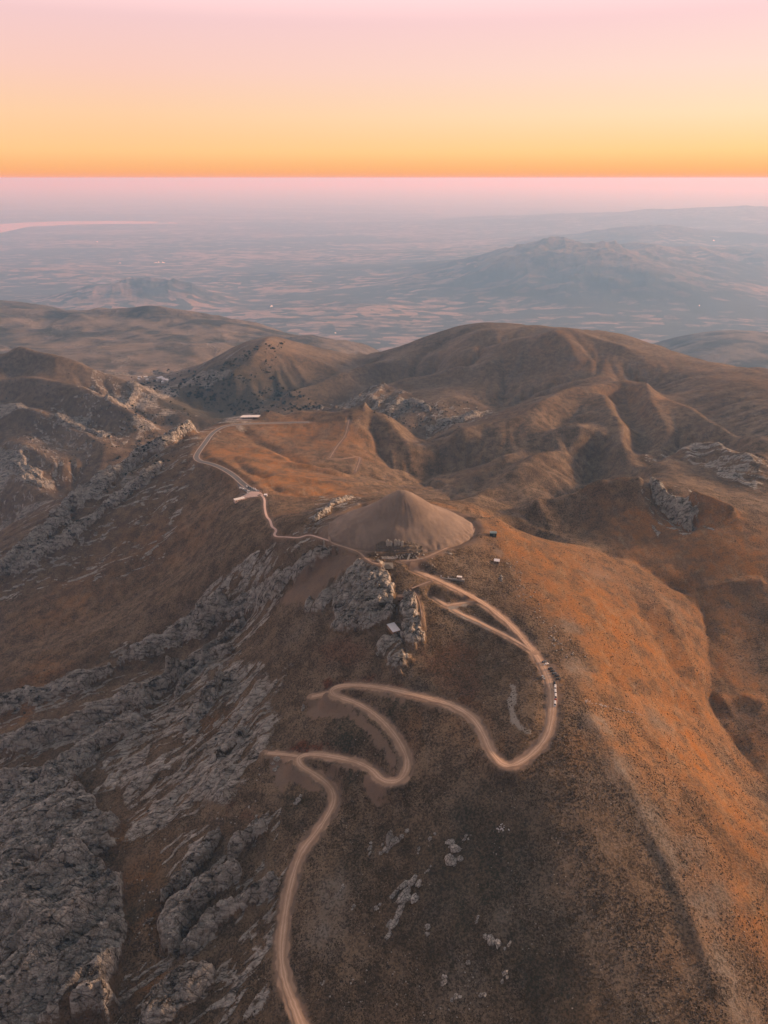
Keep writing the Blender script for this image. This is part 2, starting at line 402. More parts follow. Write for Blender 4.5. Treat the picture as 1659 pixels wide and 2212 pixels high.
# broad relief noise
near = sst(1200, 500, GY); mid = sst(6500, 4500, GY)
er = ridged(GX / 560 + 0.3 * vnoise(GX / 300, GY / 300, 5), GY / 560, 11, 5, 0.52)
GZ += er * (0.8 * near + 4.5 * sst(900, 1700, GY)) * mid
GZ += er * 16 * sst(3000, 4300, GY) * mid
GZ += fbm(GX / 90, GY / 90, 21, 4) * (1.0 + 1.2 * sst(900, 1600, GY)) * mid
leftside = sst(-0.10, -0.24, GQ); rock_far = sst(0.75, 1.5, ridged(GX / 260 + 3, GY / 260, 41, 5, 0.6)) * sst(900, 1400, GY) * mid * np.maximum(leftside, sst(3000, 3600, GY))
GZ += rock_far * 5 * ridged(GX / 40, GY / 55, 43, 3)
ROCK = np.maximum(ROCK, 0.7 * rock_far)

# running water: flow gathers downhill and cuts gullies between rounded spurs
def erode(ja, jb, st, its, KK, dif):
    Z = GZ[ja:jb:st, ::st].copy(); X = GX[ja:jb:st, ::st]; Y = GY[ja:jb:st, ::st]; nl, nq = Z.shape
    Z0 = Z.copy(); Z += 3.0 * fbm(X / 130, Y / 130, 901, 3); idx = np.arange(nl * nq).reshape(nl, nq)
    cell = ((Y + OFF) * (FQ[st] - FQ[0])); area = (cell * (Y + OFF) * (LV[ja + st] - LV[ja])).ravel()
    for it in range(its):
        best = np.zeros((nl, nq)); rec = idx.copy(); dist = np.ones((nl, nq))
        for dj in (-1, 0, 1):
            for di in (-1, 0, 1):
                if not (dj or di): continue
                a0, a1 = max(0, -dj), nl - max(0, dj); b0, b1 = max(0, -di), nq - max(0, di)
                c = np.s_[a0:a1, b0:b1]; n_ = np.s_[a0 + dj:a1 + dj, b0 + di:b1 + di]
                d = np.hypot(X[c] - X[n_], Y[c] - Y[n_]); sl = (Z[c] - Z[n_]) / d; m = sl > best[c]
                best[c] = np.where(m, sl, best[c]); rec[c] = np.where(m, idx[n_], rec[c]); dist[c] = np.where(m, d, dist[c])
        order = np.argsort(Z.ravel()); A = area.tolist(); r_ = rec.ravel().tolist(); ol = order.tolist()
        for i in reversed(ol):
            j = r_[i]
            if j != i: A[j] += A[i]
        F = (KK * np.sqrt(np.minimum(np.array(A), 4e6)) / dist.ravel()).tolist(); zl = Z.ravel().tolist()
        for i in ol:
            j = r_[i]
            if j != i: zl[i] = (zl[i] + F[i] * zl[j]) / (1 + F[i])
        Z = np.array(zl).reshape(nl, nq)
        for _ in range(dif):
            P_ = np.pad(Z, 1, mode='edge'); Z = Z * .6 + .1 * (P_[:-2, 1:-1] + P_[2:, 1:-1] + P_[1:-1, :-2] + P_[1:-1, 2:])
    D = Z - Z0
    j = np.clip((np.arange(ja, jb) - ja) / st, 0, nl - 1.001); i = np.clip(np.arange(NQ) / st, 0, nq - 1.001)
    j0 = j.astype(int)[:, None]; i0 = i.astype(int)[None]; fj = sst(0, 1, j - j.astype(int))[:, None] * .5 + (j - j.astype(int))[:, None] * .5; fi = (i - i.astype(int))[None]
    return D[j0, i0] * (1 - fj) * (1 - fi) + D[j0, i0 + 1] * (1 - fj) * fi + D[j0 + 1, i0] * fj * (1 - fi) + D[j0 + 1, i0 + 1] * fj * fi
print('erosion')
ja, jb = np.searchsorted(LV, math.log(820 + OFF)), np.searchsorted(LV, math.log(6900 + OFF))
ED = erode(ja, jb, max(2, int(round(2 / RES))), 14, 0.045, 1)
yy_ = GY[ja:jb]; qq_ = GQ[ja:jb]
we = sst(900, 1150, yy_) * sst(6900, 6000, yy_) * (1 - 0.55 * np.exp(-((qq_ + 0.12) / .1) ** 2 - ((yy_ - 1250) / 300) ** 2))
ED = np.clip(ED, -85, 10)
print('erosion depth', float(ED.min()), float(ED.mean()))
GZ[ja:jb] += (ED - ED.mean() * 0.8) * we
# rock ribs, rock faces: (height, half width m, points)
TH = R(20)
def strata(x, y, th):
    s = x * math.cos(th) + y * math.sin(th); t = -x * math.sin(th) + y * math.cos(th)
    t = t + 7 * fbm(x / 60, y / 60, 201, 2) + 1.5 * fbm(x / 12, y / 12, 202, 2)
    return ridged(s / 48, t / 11, 203, 3, 0.6), ridged(s / 20, t / 6, 204, 3, 0.5)
def rockfield(x, y, th, sx=30.0, sy=8.0, seed=60):
    s = x * math.cos(th) + y * math.sin(th); t = -x * math.sin(th) + y * math.cos(th)
    s = s + 5 * fbm(x / 22, y / 22, seed + 1, 2); t = t + 2.5 * fbm(x / 16, y / 16, seed + 2, 2)
    f = 1.1 * ridged(s / sx, t / sy, seed, 4, 0.6)
    d1, d2, cid = worley(s / 13.0, t / 6.0, seed + 3)
    f += 2.4 * sst(0.0, 0.22, d2 - d1) + 2.6 * cid
    d1, d2, cid2 = worley(s / 5.5, t / 3.2, seed + 4)
    f += 0.8 * sst(0.0, 0.25, d2 - d1) + 0.7 * cid2
    return f
RIBS = [
 (15, 26, [(404,944),(372,962),(327,986),(236,1048),(153,1095),(120,1150),(73,1193),(0,1255)], 5),
 (9, 16, [(345,1015),(300,1055),(230,1110),(170,1160),(100,1205),(40,1240)], 5),
 (8, 8, [(700,1206),(665,1228),(625,1251),(565,1291),(520,1315),(475,1335),(430,1352)], 5),
 (11, 13, [(475,1335),(430,1358),(390,1370),(350,1400),(310,1418),(265,1441)], 5),
 (8, 15, [(240,1460),(150,1486),(80,1510),(0,1531)], 5),
 (5, 6, [(525,1346),(500,1368),(475,1391),(440,1416)], 5),
 (6, 6, [(500,1411),(440,1435),(400,1451),(370,1476)], 15),
 (10, 13, [(370,1476),(330,1500),(300,1512),(225,1545),(150,1575),(70,1600),(0,1620)], 15),
 (9, 15, [(280,1571),(215,1610),(160,1668),(80,1685),(0,1700)], 20),
 (4, 5, [(500,1475),(470,1500),(440,1530)], 25), (4, 5, [(480,1490),(430,1545),(400,1580)], 25),
 (4, 6, [(525,1590),(495,1610),(470,1640)], 30), (3, 5, [(440,1440),(400,1480),(380,1510)], 25),
 (7, 7, [(473,1814),(455,1838),(436,1862),(393,1905),(356,1945)], 42),
 (7, 6, [(567,1796),(524,1825),(498,1856)], 42),
 (8, 11, [(505,1896),(455,1925),(400,1965),(368,2010),(366,2040)], 42),
 (7, 6, [(589,1920),(538,1952),(491,1978),(436,2021),(398,2060)], 42),
 (8, 12, [(440,2116),(382,2150),(327,2200)], 42),
 (4, 3.5, [(700,1200),(740,1186),(770,1176)], 10),
 (1, 6, [(760,1075),(720,1095),(680,1125)], 30),
 (3, 4, [(890,1180),(960,1185)], 5),
 (4.5, 9, [(1405,1053),(1440,1080),(1480,1100),(1500,1125)], 120),
 (6, 20, [(960,900),(1000,890),(1040,880)], 20), (6, 20, [(840,900),(880,870),(920,880)], 60),
 (4, 26, [(0,985),(40,1010),(90,1060)], 130), (4, 26, [(130,905),(180,930),(230,950)], 140), (4, 24, [(330,850),(290,870),(240,880)], 140),
 (3, 3, [(845,1812),(838,1826)], 60),
]
print('ribs')
for h, wd, pts, ang in RIBS:
    p = line_on(HB, pts, wd * 0.5)
    J, I = sel(p, wd * 2.4)
    x, y = GX[J, I], GY[J, I]
    d, t, s, zz = dline(x, y, p)
    ww_ = wd * np.clip(0.85 + 0.55 * fbm(x / (wd * 2.2), y / (wd * 2.2), 70, 3), .3, 1.6) * (0.55 + 0.45 * sst(0, 0.15, t) * sst(1, 0.8, t))
    low = (s < 0)          # the side facing down towards the camera is steeper
    g = np.where(low, sst(1.05, 0.55, d / ww_), sst(1.9, 0.3, d / ww_))
    pit = np.where(low, np.exp(-((d / ww_ - 1.25) / .35) ** 2), 0)
    GZ[J, I] += -0.35 * h * pit
    GZ[J, I] += 1.45 * h * g * (0.9 + 0.25 * fbm(x / (wd * 1.3), y / (wd * 1.3), 71, 3))
    k = sst(0.15, 0.5, g)
    r = rockfield(x, y, R(ang), 24, 7, 60) * (1 + wd / 30)
    GZ[J, I] += r * k * 0.5
    s1_, s2_ = strata(x, y, R(ang)); wide = sst(1.6, 0.9, d / ww_)
    GZ[J, I] += (1.6 * s1_ + 0.8 * s2_) * wide
    ROCK[J, I] = np.maximum(ROCK[J, I], sst(.35, .75, 0.35 * wide + 0.85 * k + 0.35 * s1_ + 0.25 * s2_ - 0.25 * pit))
# broad rock areas: (rise, edge softness m, strength, angle, polygon)
AREAS = [
 (14, 7, 1.0, 42, [(-90,1900),(60,1885),(138,1869),(218,1858),(251,1880),(271,1934),(273,2014),(251,2069),(247,2142),(233,2240),(-90,2240)]),
 (6, 9, 0.9, 25, [(-90,1725),(60,1705),(160,1685),(170,1730),(245,1765),(262,1800),(230,1850),(140,1855),(0,1880),(-90,1890)]),
 (1.5, 25, 0.40, 36, [(420,1400),(560,1400),(620,1480),(600,1600),(540,1720),(470,1790),(330,1800),(250,1760),(200,1690),(260,1580),(360,1480)]),
 (1.0, 20, 0.75, 38, [(470,1620),(520,1650),(500,1730),(420,1780),(330,1770),(370,1690)]),
 (1, 14, 0.34, 15, [(690,1175),(640,1200),(560,1250),(440,1310),(400,1340),(470,1250),(560,1195),(640,1165)]),
 (5, 4, 1.0, 50, [(793,1213),(835,1235),(858,1262),(853,1330),(835,1345),(800,1362),(770,1372),(745,1368),(712,1350),(720,1320),(680,1330),(640,1320),(690,1290),(735,1245)]),
 (4, 4, 0.95, 70, [(868,1285),(905,1300),(912,1340),(922,1372),(915,1395),(885,1398),(868,1370),(862,1330)]),
 (2, 5, 0.7, 50, [(830,1375),(870,1385),(890,1440),(860,1460),(820,1430),(805,1400)]),
 (0.5, 14, 0.34, 42, [(330,2150),(420,2090),(560,1980),(600,2100),(560,2240),(300,2240)]),
 (0.5, 8, 0.22, 30, [(840,1100),(700,1085),(640,1140),(680,1160),(760,1120)]),

 (3, 30, 0.2, 150, [(1400,985),(1500,970),(1600,985),(1659,1010),(1659,1080),(1560,1040),(1480,1010)]), (3, 30, 0.2, 20, [(930,905),(1000,880),(1060,880),(1000,905)]), (3, 30, 0.2, 60, [(640,890),(760,850),(900,860),(880,900),(760,900)]),
 (3, 30, 0.2, 60, [(640,890),(760,850),(900,860),(880,900),(760,900)]),
]
print('areas')
for h, soft, stg, ang, poly in AREAS:
    p = smooth_pts(np.array(poly + [poly[0]], float), 1)
    p = cast(HB, np.clip(p[:, 0], -60, 1720), p[:, 1])
    J, I = sel(p, soft * 3)
    x, y = GX[J, I], GY[J, I]
    d, t, s, zz = dline(x, y, p)
    sd_ = np.where(inpoly(x, y, p), d, -d) + soft * 0.9 * fbm(x / (soft * 2.2), y / (soft * 2.2), 80, 3)
    g = sst(-soft * 0.4, soft * 0.9, sd_)
    patch = np.clip(stg * 1.6 - 0.4 + 0.75 * fbm(x / 26, y / 18, 83, 3), 0, 1) if stg < 0.9 else 1.0
    GZ[J, I] += h * g * (0.85 + 0.35 * fbm(x / 35, y / 35, 81, 3))
    cs_, sn_ = math.cos(R(ang)), math.sin(R(ang)); xs_ = x * cs_ + y * sn_; ys_ = -x * sn_ + y * cs_
    GZ[J, I] += (0.50 * h + 1.2) * g * (1.2 * ridged(xs_ / 85, ys_ / 26, 85, 2) + 0.4 * ridged(x / 30, y / 34, 86, 2))
    k = g * sst(0.1, 0.6, patch * np.ones_like(g))
    GZ[J, I] += rockfield(x, y, R(ang), 22, 6, 90) * k * (0.6 if h > 3 else 0.5 * stg)
    s1_, s2_ = strata(x, y, R(ang)); GZ[J, I] += (2.2 * s1_ + 1.1 * s2_) * g * stg ** 1.5
    ROCK[J, I] = np.maximum(ROCK[J, I], g * sst(.35, .85, stg * 1.0 + 0.5 * s1_ + 0.35 * s2_ - 0.1))

# level ground at the foot of the monument and at its terrace
def level(u, v, z, rx, ry, soft=0.5):
    c = PZ(u, v, z); J, I = sel(np.array([[c[0], c[1]]]), max(rx, ry) * (1 + soft) + 5)
    x, y = GX[J, I], GY[J, I]
    d = np.sqrt(((x - c[0]) / rx) ** 2 + ((y - c[1]) / ry) ** 2)
    k = sst(1 + soft, 1.0, d)
    GZ[J, I] = GZ[J, I] * (1 - k) + z * k
    ROCK[J, I] *= 1 - k * 0.8
MX, MY, MZ = 20.0, 733.0, -366.0
J, I = sel(np.array([[MX, MY]]), 110)
x, y = GX[J, I], GY[J, I]; d = np.hypot(x - MX, (y - MY) * 1.36); k = sst(100, 82, d)
GZ[J, I] = GZ[J, I] * (1 - k) + MZ * k * 1.0
level(845, 1212, -364, 24, 9, 0.6)

HF = Grid(GZ.copy(), LV)

# ------------------------------------------------------------------ roads and paths
print('roads')
def trace(pts, win=40.0, step=2.0):
    """a road's centre line on the ground, with an even gradient"""
    a = resample(smooth_pts(np.array(pts, float), 2), 2.0)
    p = cast(HF, a[:, 0], a[:, 1])
    d = np.r_[0, np.cumsum(np.linalg.norm(np.diff(p[:, :2], axis=0), axis=1))]
    z = p[:, 2].copy()
    for _ in range(2):
        z = np.array([np.average(z, weights=np.exp(-((d - q) / win * 2) ** 2)) for q in d])
    dx, dy, dz = raydir(a[:, 0], a[:, 1]); t = z / dz
    q = resample(np.c_[t * dx, t * dy, z], step)
    return smooth_pts(q[::2], 1)
ROADS = []
def road(name, pts, width, win=40, step=2.0, blend=9.0, bare=1.0, lift=0.22):
    p = trace(pts, win, step); ROADS.append((name, p, width, lift))
    J, I = sel(p, width / 2 + blend + 4)
    x, y = GX[J, I], GY[J, I]
    d, t, s, zz = dline(x, y, p)
    core = width / 2 + 1.2
    k = sst(core + blend, core, d)
    GZ[J, I] = GZ[J, I] * (1 - k) + (zz - 0.12) * k
    ROCK[J, I] *= 1 - sst(core + 3, core, d)
    n = fbm(x / 4, y / 4, 5, 3)
    BARE[J, I] = np.maximum(BARE[J, I], bare * sst(core + 3.2 + 2.5 * n, core - 0.5, d))
    return p
M = [(668,2245),(650,2212),(632,2165),(613,2115),(606,2055),(613,1995),(622,1935),(636,1880),(652,1835),(679,1805),(703,1770),(722,1735),(721,1710),(705,1690),(680,1672),(655,1658),(641,1643),(648,1633),(670,1629),(705,1632),(745,1639),(780,1649),(806,1664),(820,1682),(840,1690),(863,1687),(878,1668),(881,1645),(872,1618),(855,1590),(830,1560),(800,1535),(765,1516),(735,1507),(717,1500),(714,1492),(724,1484),(750,1480),(790,1481),(850,1490),(920,1507),(980,1524),(1020,1548),(1042,1580),(1060,1625),(1085,1653),(1110,1655),(1150,1630),(1178,1598),(1190,1565),(1194,1520),(1190,1480),(1178,1448),(1160,1418),(1139,1392),(1109,1356),(1069,1321),(1034,1296),(994,1276),(954,1256),(929,1246),(895,1232)]
SPUR1 = [(722,1492),(700,1500),(668,1506)]; SPUR2 = [(645,1634),(615,1630),(578,1627)]
BR = [(1150,1405),(1109,1381),(1069,1361),(1029,1341),(994,1326),(964,1308),(935,1290)]
CONN = [(964,1309),(994,1303),(1034,1298)]
RINGL = [(785,1097),(767,1103),(745,1114),(724,1133),(713,1150),(710,1166),(718,1174),(745,1182),(778,1193),(786,1204),(805,1217),(822,1219)]
RINGR = [(865,1212),(890,1211),(917,1206),(944,1193),(972,1181),(999,1171),(1015,1158),(1027,1145),(1018,1136),(991,1122)]
SPATH = [(713,1169),(691,1162),(666,1154),(645,1163),(622,1160),(596,1160),(591,1155),(597,1148),(595,1142),(587,1139),(584,1124),(575,1116),(571,1094),(572,1078),(563,1068)]
PAVED = [(548,1062),(536,1054),(522,1043),(504,1026),(477,1010),(452,1001),(430,997),(422,988),(430,974),(443,957),(456,938),(474,925),(497,918),(547,915),(593,914),(668,912)]
rm = road('dirt_road', M, 7.0, 45, 2.0, 9)
r1 = road('dirt_pull_off', SPUR1, 5.0, 20, 2.0, 7); r2 = road('dirt_pull_off', SPUR2, 5.0, 20, 2.0, 7)
rb = road('dirt_track', BR, 4.6, 30, 2.0, 6); rc = road('dirt_track', CONN, 3.6, 20, 2.0, 5)
rl = road('footpath', RINGL, 2.4, 25, 2.0, 4, 0.9); rr = road('footpath', RINGR, 3.2, 25, 2.0, 4, 0.9)
rs = road('stone_path', SPATH, 3.0, 18, 2.0, 4, 0.8, 0.3); rp = road('paved_road', PAVED, 7.5, 60, 3.0, 14, 0.9, 0.45)
rt = road('footpath', [(889,1271),(912,1262),(934,1254)], 2.0, 15, 2.0, 3, 0.7)
rt2 = road('footpath', [(894,1276),(905,1296),(909,1316),(912,1336)], 1.2, 15, 2.0, 3, 0.5)

road('hill_track', [(754,906),(750,925),(746,942),(729,962),(712,990)], 2.6, 20, 3.0, 5, 0.8, 0.35); road('hill_track', [(714,991),(735,992),(754,989),(780,985),(774,1003),(768,1020)], 2.4, 20, 3.0, 5, 0.8, 0.35);
def paint(arr, val, poly, soft=3.0, ragged=1.0, sc_=6.0, H_=None, it=1):
    p = np.array(poly + [poly[0]], float)
    p = cast(HF, p[:, 0], p[:, 1]); p = smooth_pts(p, it) if it else p
    J, I = sel(p, soft * 3 + 4)
    x, y = GX[J, I], GY[J, I]
    d, t, s, zz = dline(x, y, p)
    sd_ = np.where(inpoly(x, y, p), d, -d) + ragged * fbm(x / sc_, y / sc_, 180, 4)
    k = sst(-soft, soft, sd_)
    arr[J, I] = np.maximum(arr[J, I], val * k) if val > 0 else arr[J, I] * (1 + val * k)
    return J, I, k
def clear_rock(poly, soft=3.0): paint(ROCK, -1.0, poly, soft)
FILLS = [[(668,1507),(711,1517),(759,1535),(791,1558),(827,1590),(848,1626),(859,1648),(848,1673),(836,1640),(811,1603),(784,1575),(761,1555),(729,1547),(702,1552),(677,1553),(661,1546)],
 [(566,1628),(588,1637),(623,1655),(645,1673),(670,1685),(698,1701),(709,1723),(688,1712),(661,1704),(634,1694),(618,1692),(609,1712),(595,1690),(584,1651)],
 [(790,1680),(816,1688),(838,1698),(868,1692),(854,1712),(823,1739),(800,1735),(784,1705)],
 [(782,1490),(850,1498),(918,1514),(965,1530),(950,1535),(905,1523),(861,1514),(800,1500)],
 [(690,1660),(740,1648),(790,1658),(806,1675),(770,1668),(730,1662)],
 [(1165,1412),(1190,1428),(1216,1465),(1208,1535),(1182,1535),(1172,1465),(1150,1418)],
 [(720,1180),(785,1200),(760,1222),(735,1245),(690,1288),(650,1303),(612,1305),(604,1292),(640,1252),(680,1218),(704,1196)],
 [(1068,1178),(1088,1192),(1085,1204),(1072,1196)],
 [(505,1032),(560,1062),(575,1072),(545,1075),(505,1085),(520,1070)]]
for k_, P_ in enumerate(FILLS):
    paint(BARE, 0.9 if k_ < 5 else 0.8, P_, 0.5 if k_ < 5 else 1.6, 2.6, 4); clear_rock(P_, 2.0)
GREY = [[(1102,1477),(1113,1480),(1119,1496),(1113,1511),(1110,1527),(1113,1547),(1119,1562),(1135,1574),(1147,1583),(1130,1580),(1112,1571),(1099,1547),(1097,1527),(1101,1500)],
 [(968,1312),(1000,1306),(1035,1304),(1000,1310),(985,1318),(1020,1334),(1060,1353),(1100,1375),(1060,1362),(1020,1345),(985,1330)]]
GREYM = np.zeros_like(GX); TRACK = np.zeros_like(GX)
for nm_, p_, wd_, l_ in ROADS:
    if nm_ in ('dirt_road', 'dirt_pull_off', 'dirt_track'):
        J, I = sel(p_, wd_ + 6); x, y = GX[J, I], GY[J, I]; d, t, s, zz = dline(x, y, p_)
        TRACK[J, I] = np.maximum(TRACK[J, I], sst(wd_ / 2 + 1.5, wd_ / 2 + .6, d + 1.6 * fbm(x / 6, y / 6, 77, 4)))

STRIP = np.zeros_like(GX)
for P_ in GREY: paint(STRIP, 1.0, P_, 0.6, 1.5, 5)
for P_ in ([(664,1506),(690,1497),(722,1484),(716,1500),(740,1512),(725,1516),(700,1509)], [(562,1626),(612,1627),(652,1628),(641,1645),(668,1670),(640,1660),(610,1644),(585,1635)], [(834,1690),(868,1690),(856,1702),(840,1712),(828,1706)], [(1060,1640),(1088,1662),(1112,1658),(1098,1672),(1078,1670)]):
    paint(TRACK, 0.95, P_, 0.8, 1.2, 4)
for P_ in ([(706,1470),(740,1468),(790,1474),(860,1486),(850,1489),(780,1480),(730,1482),(705,1488)], [(618,1616),(661,1607),(707,1615),(760,1628),(800,1645),(748,1636),(700,1630),(640,1628)],
           [(800,1533),(838,1562),(868,1600),(885,1640),(872,1612),(845,1578),(810,1548)], [(500,1740),(560,1750),(590,1775),(560,1790),(520,1770)],
           [(900,1420),(990,1380),(1040,1420),(1040,1500),(1000,1530),(950,1480),(920,1450)], [(690,1400),(740,1375),(790,1390),(800,1430),(740,1440),(700,1430)]):
    paint(RED, 0.9 if P_[0][1] > 1465 and P_[0][1] != 1740 else 0.4, P_, 2.5 if P_[0][1] > 1465 else 9, 6.0, 9)
# tawny grass
paint(ORG, 0.5, [(1090,1140),(1250,1180),(1400,1060),(1659,1150),(1659,2300),(1600,2240),(1500,1950),(1400,1760),(1300,1600),(1235,1480),(1150,1300)], 25, 30, 60)
def blob(arr, u, v, r, a, asp=1.0):
    c = cast(HF, [u], [v])[0]; J, I = sel(np.array([[c[0], c[1]]]), r * 2.6)
    x, y = GX[J, I], GY[J, I]; g = a * np.exp(-(((x - c[0]) / r) ** 2 + ((y - c[1]) / (r * asp)) ** 2))
    arr[J, I] = np.clip(arr[J, I] + g * (1 + 0.5 * fbm(x / (r * .35), y / (r * .35), 9, 3)), 0, 1)
for b_ in [(1120,1170,45,1),(1200,1215,50,.9),(1280,1280,50,.8),(1350,1340,50,.8),(1250,1340,40,.6),(1420,1420,40,.7),(1470,1480,35,.8),(1330,1480,26,.9),(1410,1520,26,.7),(1600,1180,60,.8),(1480,1160,60,.6),(1560,1230,40,.6),
           (1320,1590,22,.7),(1440,1560,26,.9),(1480,1640,26,.8),(1560,1690,30,1),(1620,1800,26,.9),(1640,1980,22,.8),(1659,1650,30,.6),(1600,1470,40,.5),(1600,1340,40,.4),(1330,1130,60,.5),(1050,1115,26,.9),(960,1092,20,.8),
           (560,985,90,.9),(490,980,50,.6),(620,1045,70,.9),(690,1060,60,.9),(720,950,90,.55),(620,930,90,.6),(470,930,60,.4),(640,1020,80,.7),(300,1180,80,.35),(180,1280,60,.3),(420,1150,60,.3),(620,1110,40,.3),(100,1330,60,.25),
           (60,1510,30,.6),(250,1530,20,.4),(90,1450,40,.5),(270,1800,16,.6),(300,1900,18,.7),(320,2000,16,.5),(330,2120,14,.6),(470,1560,16,.4),(1250,790,200,.25),(1180,750,200,.2),(1330,850,120,.35),(1100,900,120,.25),(1500,800,150,.3),
           (1450,870,90,.3),(1600,830,120,.3),(600,745,150,.3),(950,770,200,.25),(1230,1440,14,.5),(1480,1320,30,.3),(1000,1560,20,.3),(1060,1600,20,.3),(900,1560,16,.4)]:
    blob(ORG, *b_)
# grey stony ground / dark brush tracts
for b_ in [(1290,1180,20,.3),(1350,1260,30,.3),(1450,1310,25,.5),(1630,1440,30,.4),(1620,1560,25,.5),(1200,1720,25,.4),(1150,1900,30,.5),(1250,1960,30,.5),(1340,2080,20,.6),(1000,1760,20,.4),(1280,1690,16,.5)]:
    blob(GREYM, b_[0], b_[1], b_[2], b_[3] * 0.5)
for b_ in [(720,1930,14,.8),(700,2020,12,.8),(960,1960,18,.25),(1090,1990,12,.5),(1000,2120,16,.5),(640,1360,16,.4),(900,1490,12,.4)]:
    blob(GREYM, b_[0], b_[1], b_[2], b_[3])
for b_ in [(1240,1440,14,1.0),(1290,1560,14,.9),(1340,1660,14,.9),(1400,1760,14,.9),(1450,1850,13,.9),(1520,1960,13,1.0),(1560,2080,12,1.0),(1600,2180,12,.9),(1500,1830,12,.6),(1560,1930,12,.6),(1420,1560,16,.6),(1230,1350,12,.8),(1290,1240,20,.5)]:  # paler stony band on the crest; its sunlit lightness is put into the colour
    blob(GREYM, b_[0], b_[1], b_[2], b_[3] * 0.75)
for b_ in [(1000,1800,35,.5),(1100,1850,30,.5),(980,1990,30,.5),(1180,2100,30,.6),(760,1860,25,.4),(760,1600,14,.7),(850,1535,16,.6),(740,1575,14,.7),(640,1730,14,.6),(760,1680,8,.7),(460,900,140,.8),(520,880,160,.6),(380,860,150,.6),
           (600,850,160,.5),(330,1900,16,.5),(290,1980,12,.6),(1000,1450,26,.4),(250,690,500,.7),(420,700,500,.7),(1500,760,700,.8),(1600,720,900,.8),(740,745,400,.7),(60,670,500,.7)]:
    blob(DARK, *b_)
dm_ = np.hypot((GX - MX) / 84.0, (GY - MY) / 60.0); BARE = np.maximum(BARE, 0.8 * sst(1.28, 1.02, dm_ + 0.10 * fbm(GX / 12, GY / 12, 611, 3)))
ORG *= np.clip(1 - 0.9 * ROCK, 0, 1)
PLAIN = sst(-1150, -1500, GZ) * sst(4500, 7500, GY)
FARG = sst(1000, 4200, GY)
DARK = np.maximum(DARK, sst(-1740, -1620, GZ) * sst(9500, 10500, GY) * (0.42 + 0.4 * np.clip(fbm(GX / 900, GY / 900, 71, 3), -1, 1)))
DARK = np.maximum(DARK, sst(3300, 4200, GY) * sst(7500, 6500, GY) * (0.45 + 0.5 * sst(-0.1, 0.5, fbm(GX / 500, GY / 500, 72, 4))))
HF = Grid(GZ, LV)
print('mesh')
def sheet(name, X, Y, Z, mat):
    nl, nq = X.shape
    me = bpy.data.meshes.new(name)
    me.vertices.add(nl * nq); me.vertices.foreach_set('co', np.stack([X, Y, Z], -1).astype(np.float32).ravel())
    a = (np.arange(nl - 1)[:, None] * nq + np.arange(nq - 1)[None]).ravel()
    f = np.stack([a, a + 1, a + nq + 1, a + nq], -1).astype(np.int32)
    me.loops.add(f.size); me.loops.foreach_set('vertex_index', f.ravel())
    me.polygons.add(len(f)); me.polygons.foreach_set('loop_start', np.arange(0, f.size, 4, dtype=np.int32))
    me.update(calc_edges=True); me.polygons.foreach_set('use_smooth', np.ones(len(f), bool))
    me.materials.append(mat)
    o = bpy.data.objects.new(name, me); C.objects.link(o)
    return o

# ------------------------------------------------------------------ materials
class MB_:
    """small node-tree writer"""
    def __init__(s, name, rough=0.9, spec=0.1):
        s.m = bpy.data.materials.new(name); s.m.use_nodes = True; s.nt = s.m.node_tree
        s.b = s.nt.nodes['Principled BSDF']; s.b.inputs['Roughness'].default_value = rough
        s.b.inputs['Specular IOR Level'].default_value = spec
        s.geo = s.nt.nodes.new('ShaderNodeTexCoord')
    def n(s, t, **kw):
        q = s.nt.nodes.new(t)
        for k, v in kw.items(): setattr(q, k, v)
        return q
    def put(s, sock, v):
        if isinstance(v, bpy.types.NodeSocket): s.nt.links.new(v, sock)
        else: sock.default_value = v
    def pos(s, scale=(1, 1, 1), rot=(0, 0, 0)):
        mp = s.n('ShaderNodeMapping'); s.nt.links.new(s.geo.outputs['Object'], mp.inputs[0])
        mp.inputs['Scale'].default_value = scale; mp.inputs['Rotation'].default_value = rot
        return mp.outputs[0]
    def noise(s, scale, det=4, rough=0.6, vec=None, dist=0.0):
        q = s.n('ShaderNodeTexNoise'); q.inputs['Scale'].default_value = scale; q.inputs['Detail'].default_value = det
        q.inputs['Roughness'].default_value = rough; q.inputs['Distortion'].default_value = dist
        s.nt.links.new(vec or s.geo.outputs['Object'], q.inputs['Vector']); return q.outputs['Fac']
    def vor(s, scale, feat='DISTANCE_TO_EDGE', vec=None, out='Distance'):
        q = s.n('ShaderNodeTexVoronoi', feature=feat); q.inputs['Scale'].default_value = scale
        s.nt.links.new(vec or s.geo.outputs['Object'], q.inputs['Vector']); return q.outputs[out]
    def rng(s, v, a, b, c=0.0, d=1.0):
        q = s.n('ShaderNodeMapRange'); s.put(q.inputs[0], v)
        for i, x in zip((1, 2, 3, 4), (a, b, c, d)): q.inputs[i].default_value = x
        return q.outputs[0]
    def math(s, op, a, b=0.0):
        q = s.n('ShaderNodeMath', operation=op); s.put(q.inputs[0], a); s.put(q.inputs[1], b); return q.outputs[0]
    def mix(s, f, a, b, mode='MIX'):
        q = s.n('ShaderNodeMix', data_type='RGBA', blend_type=mode); s.put(q.inputs['Factor'], f)
        s.put(q.inputs['A'], a); s.put(q.inputs['B'], b); return q.outputs['Result']
    def attr(s, name):
        q = s.n('ShaderNodeAttribute', attribute_name=name); return q.outputs['Fac']
    def color(s, c): s.put(s.b.inputs['Base Color'], c)
    def bump(s, h, strength=0.5, dist=1.0):
        q = s.n('ShaderNodeBump'); q.inputs['Strength'].default_value = strength; q.inputs['Distance'].default_value = dist
        s.put(q.inputs['Height'], h); s.nt.links.new(q.outputs[0], s.b.inputs['Normal'])

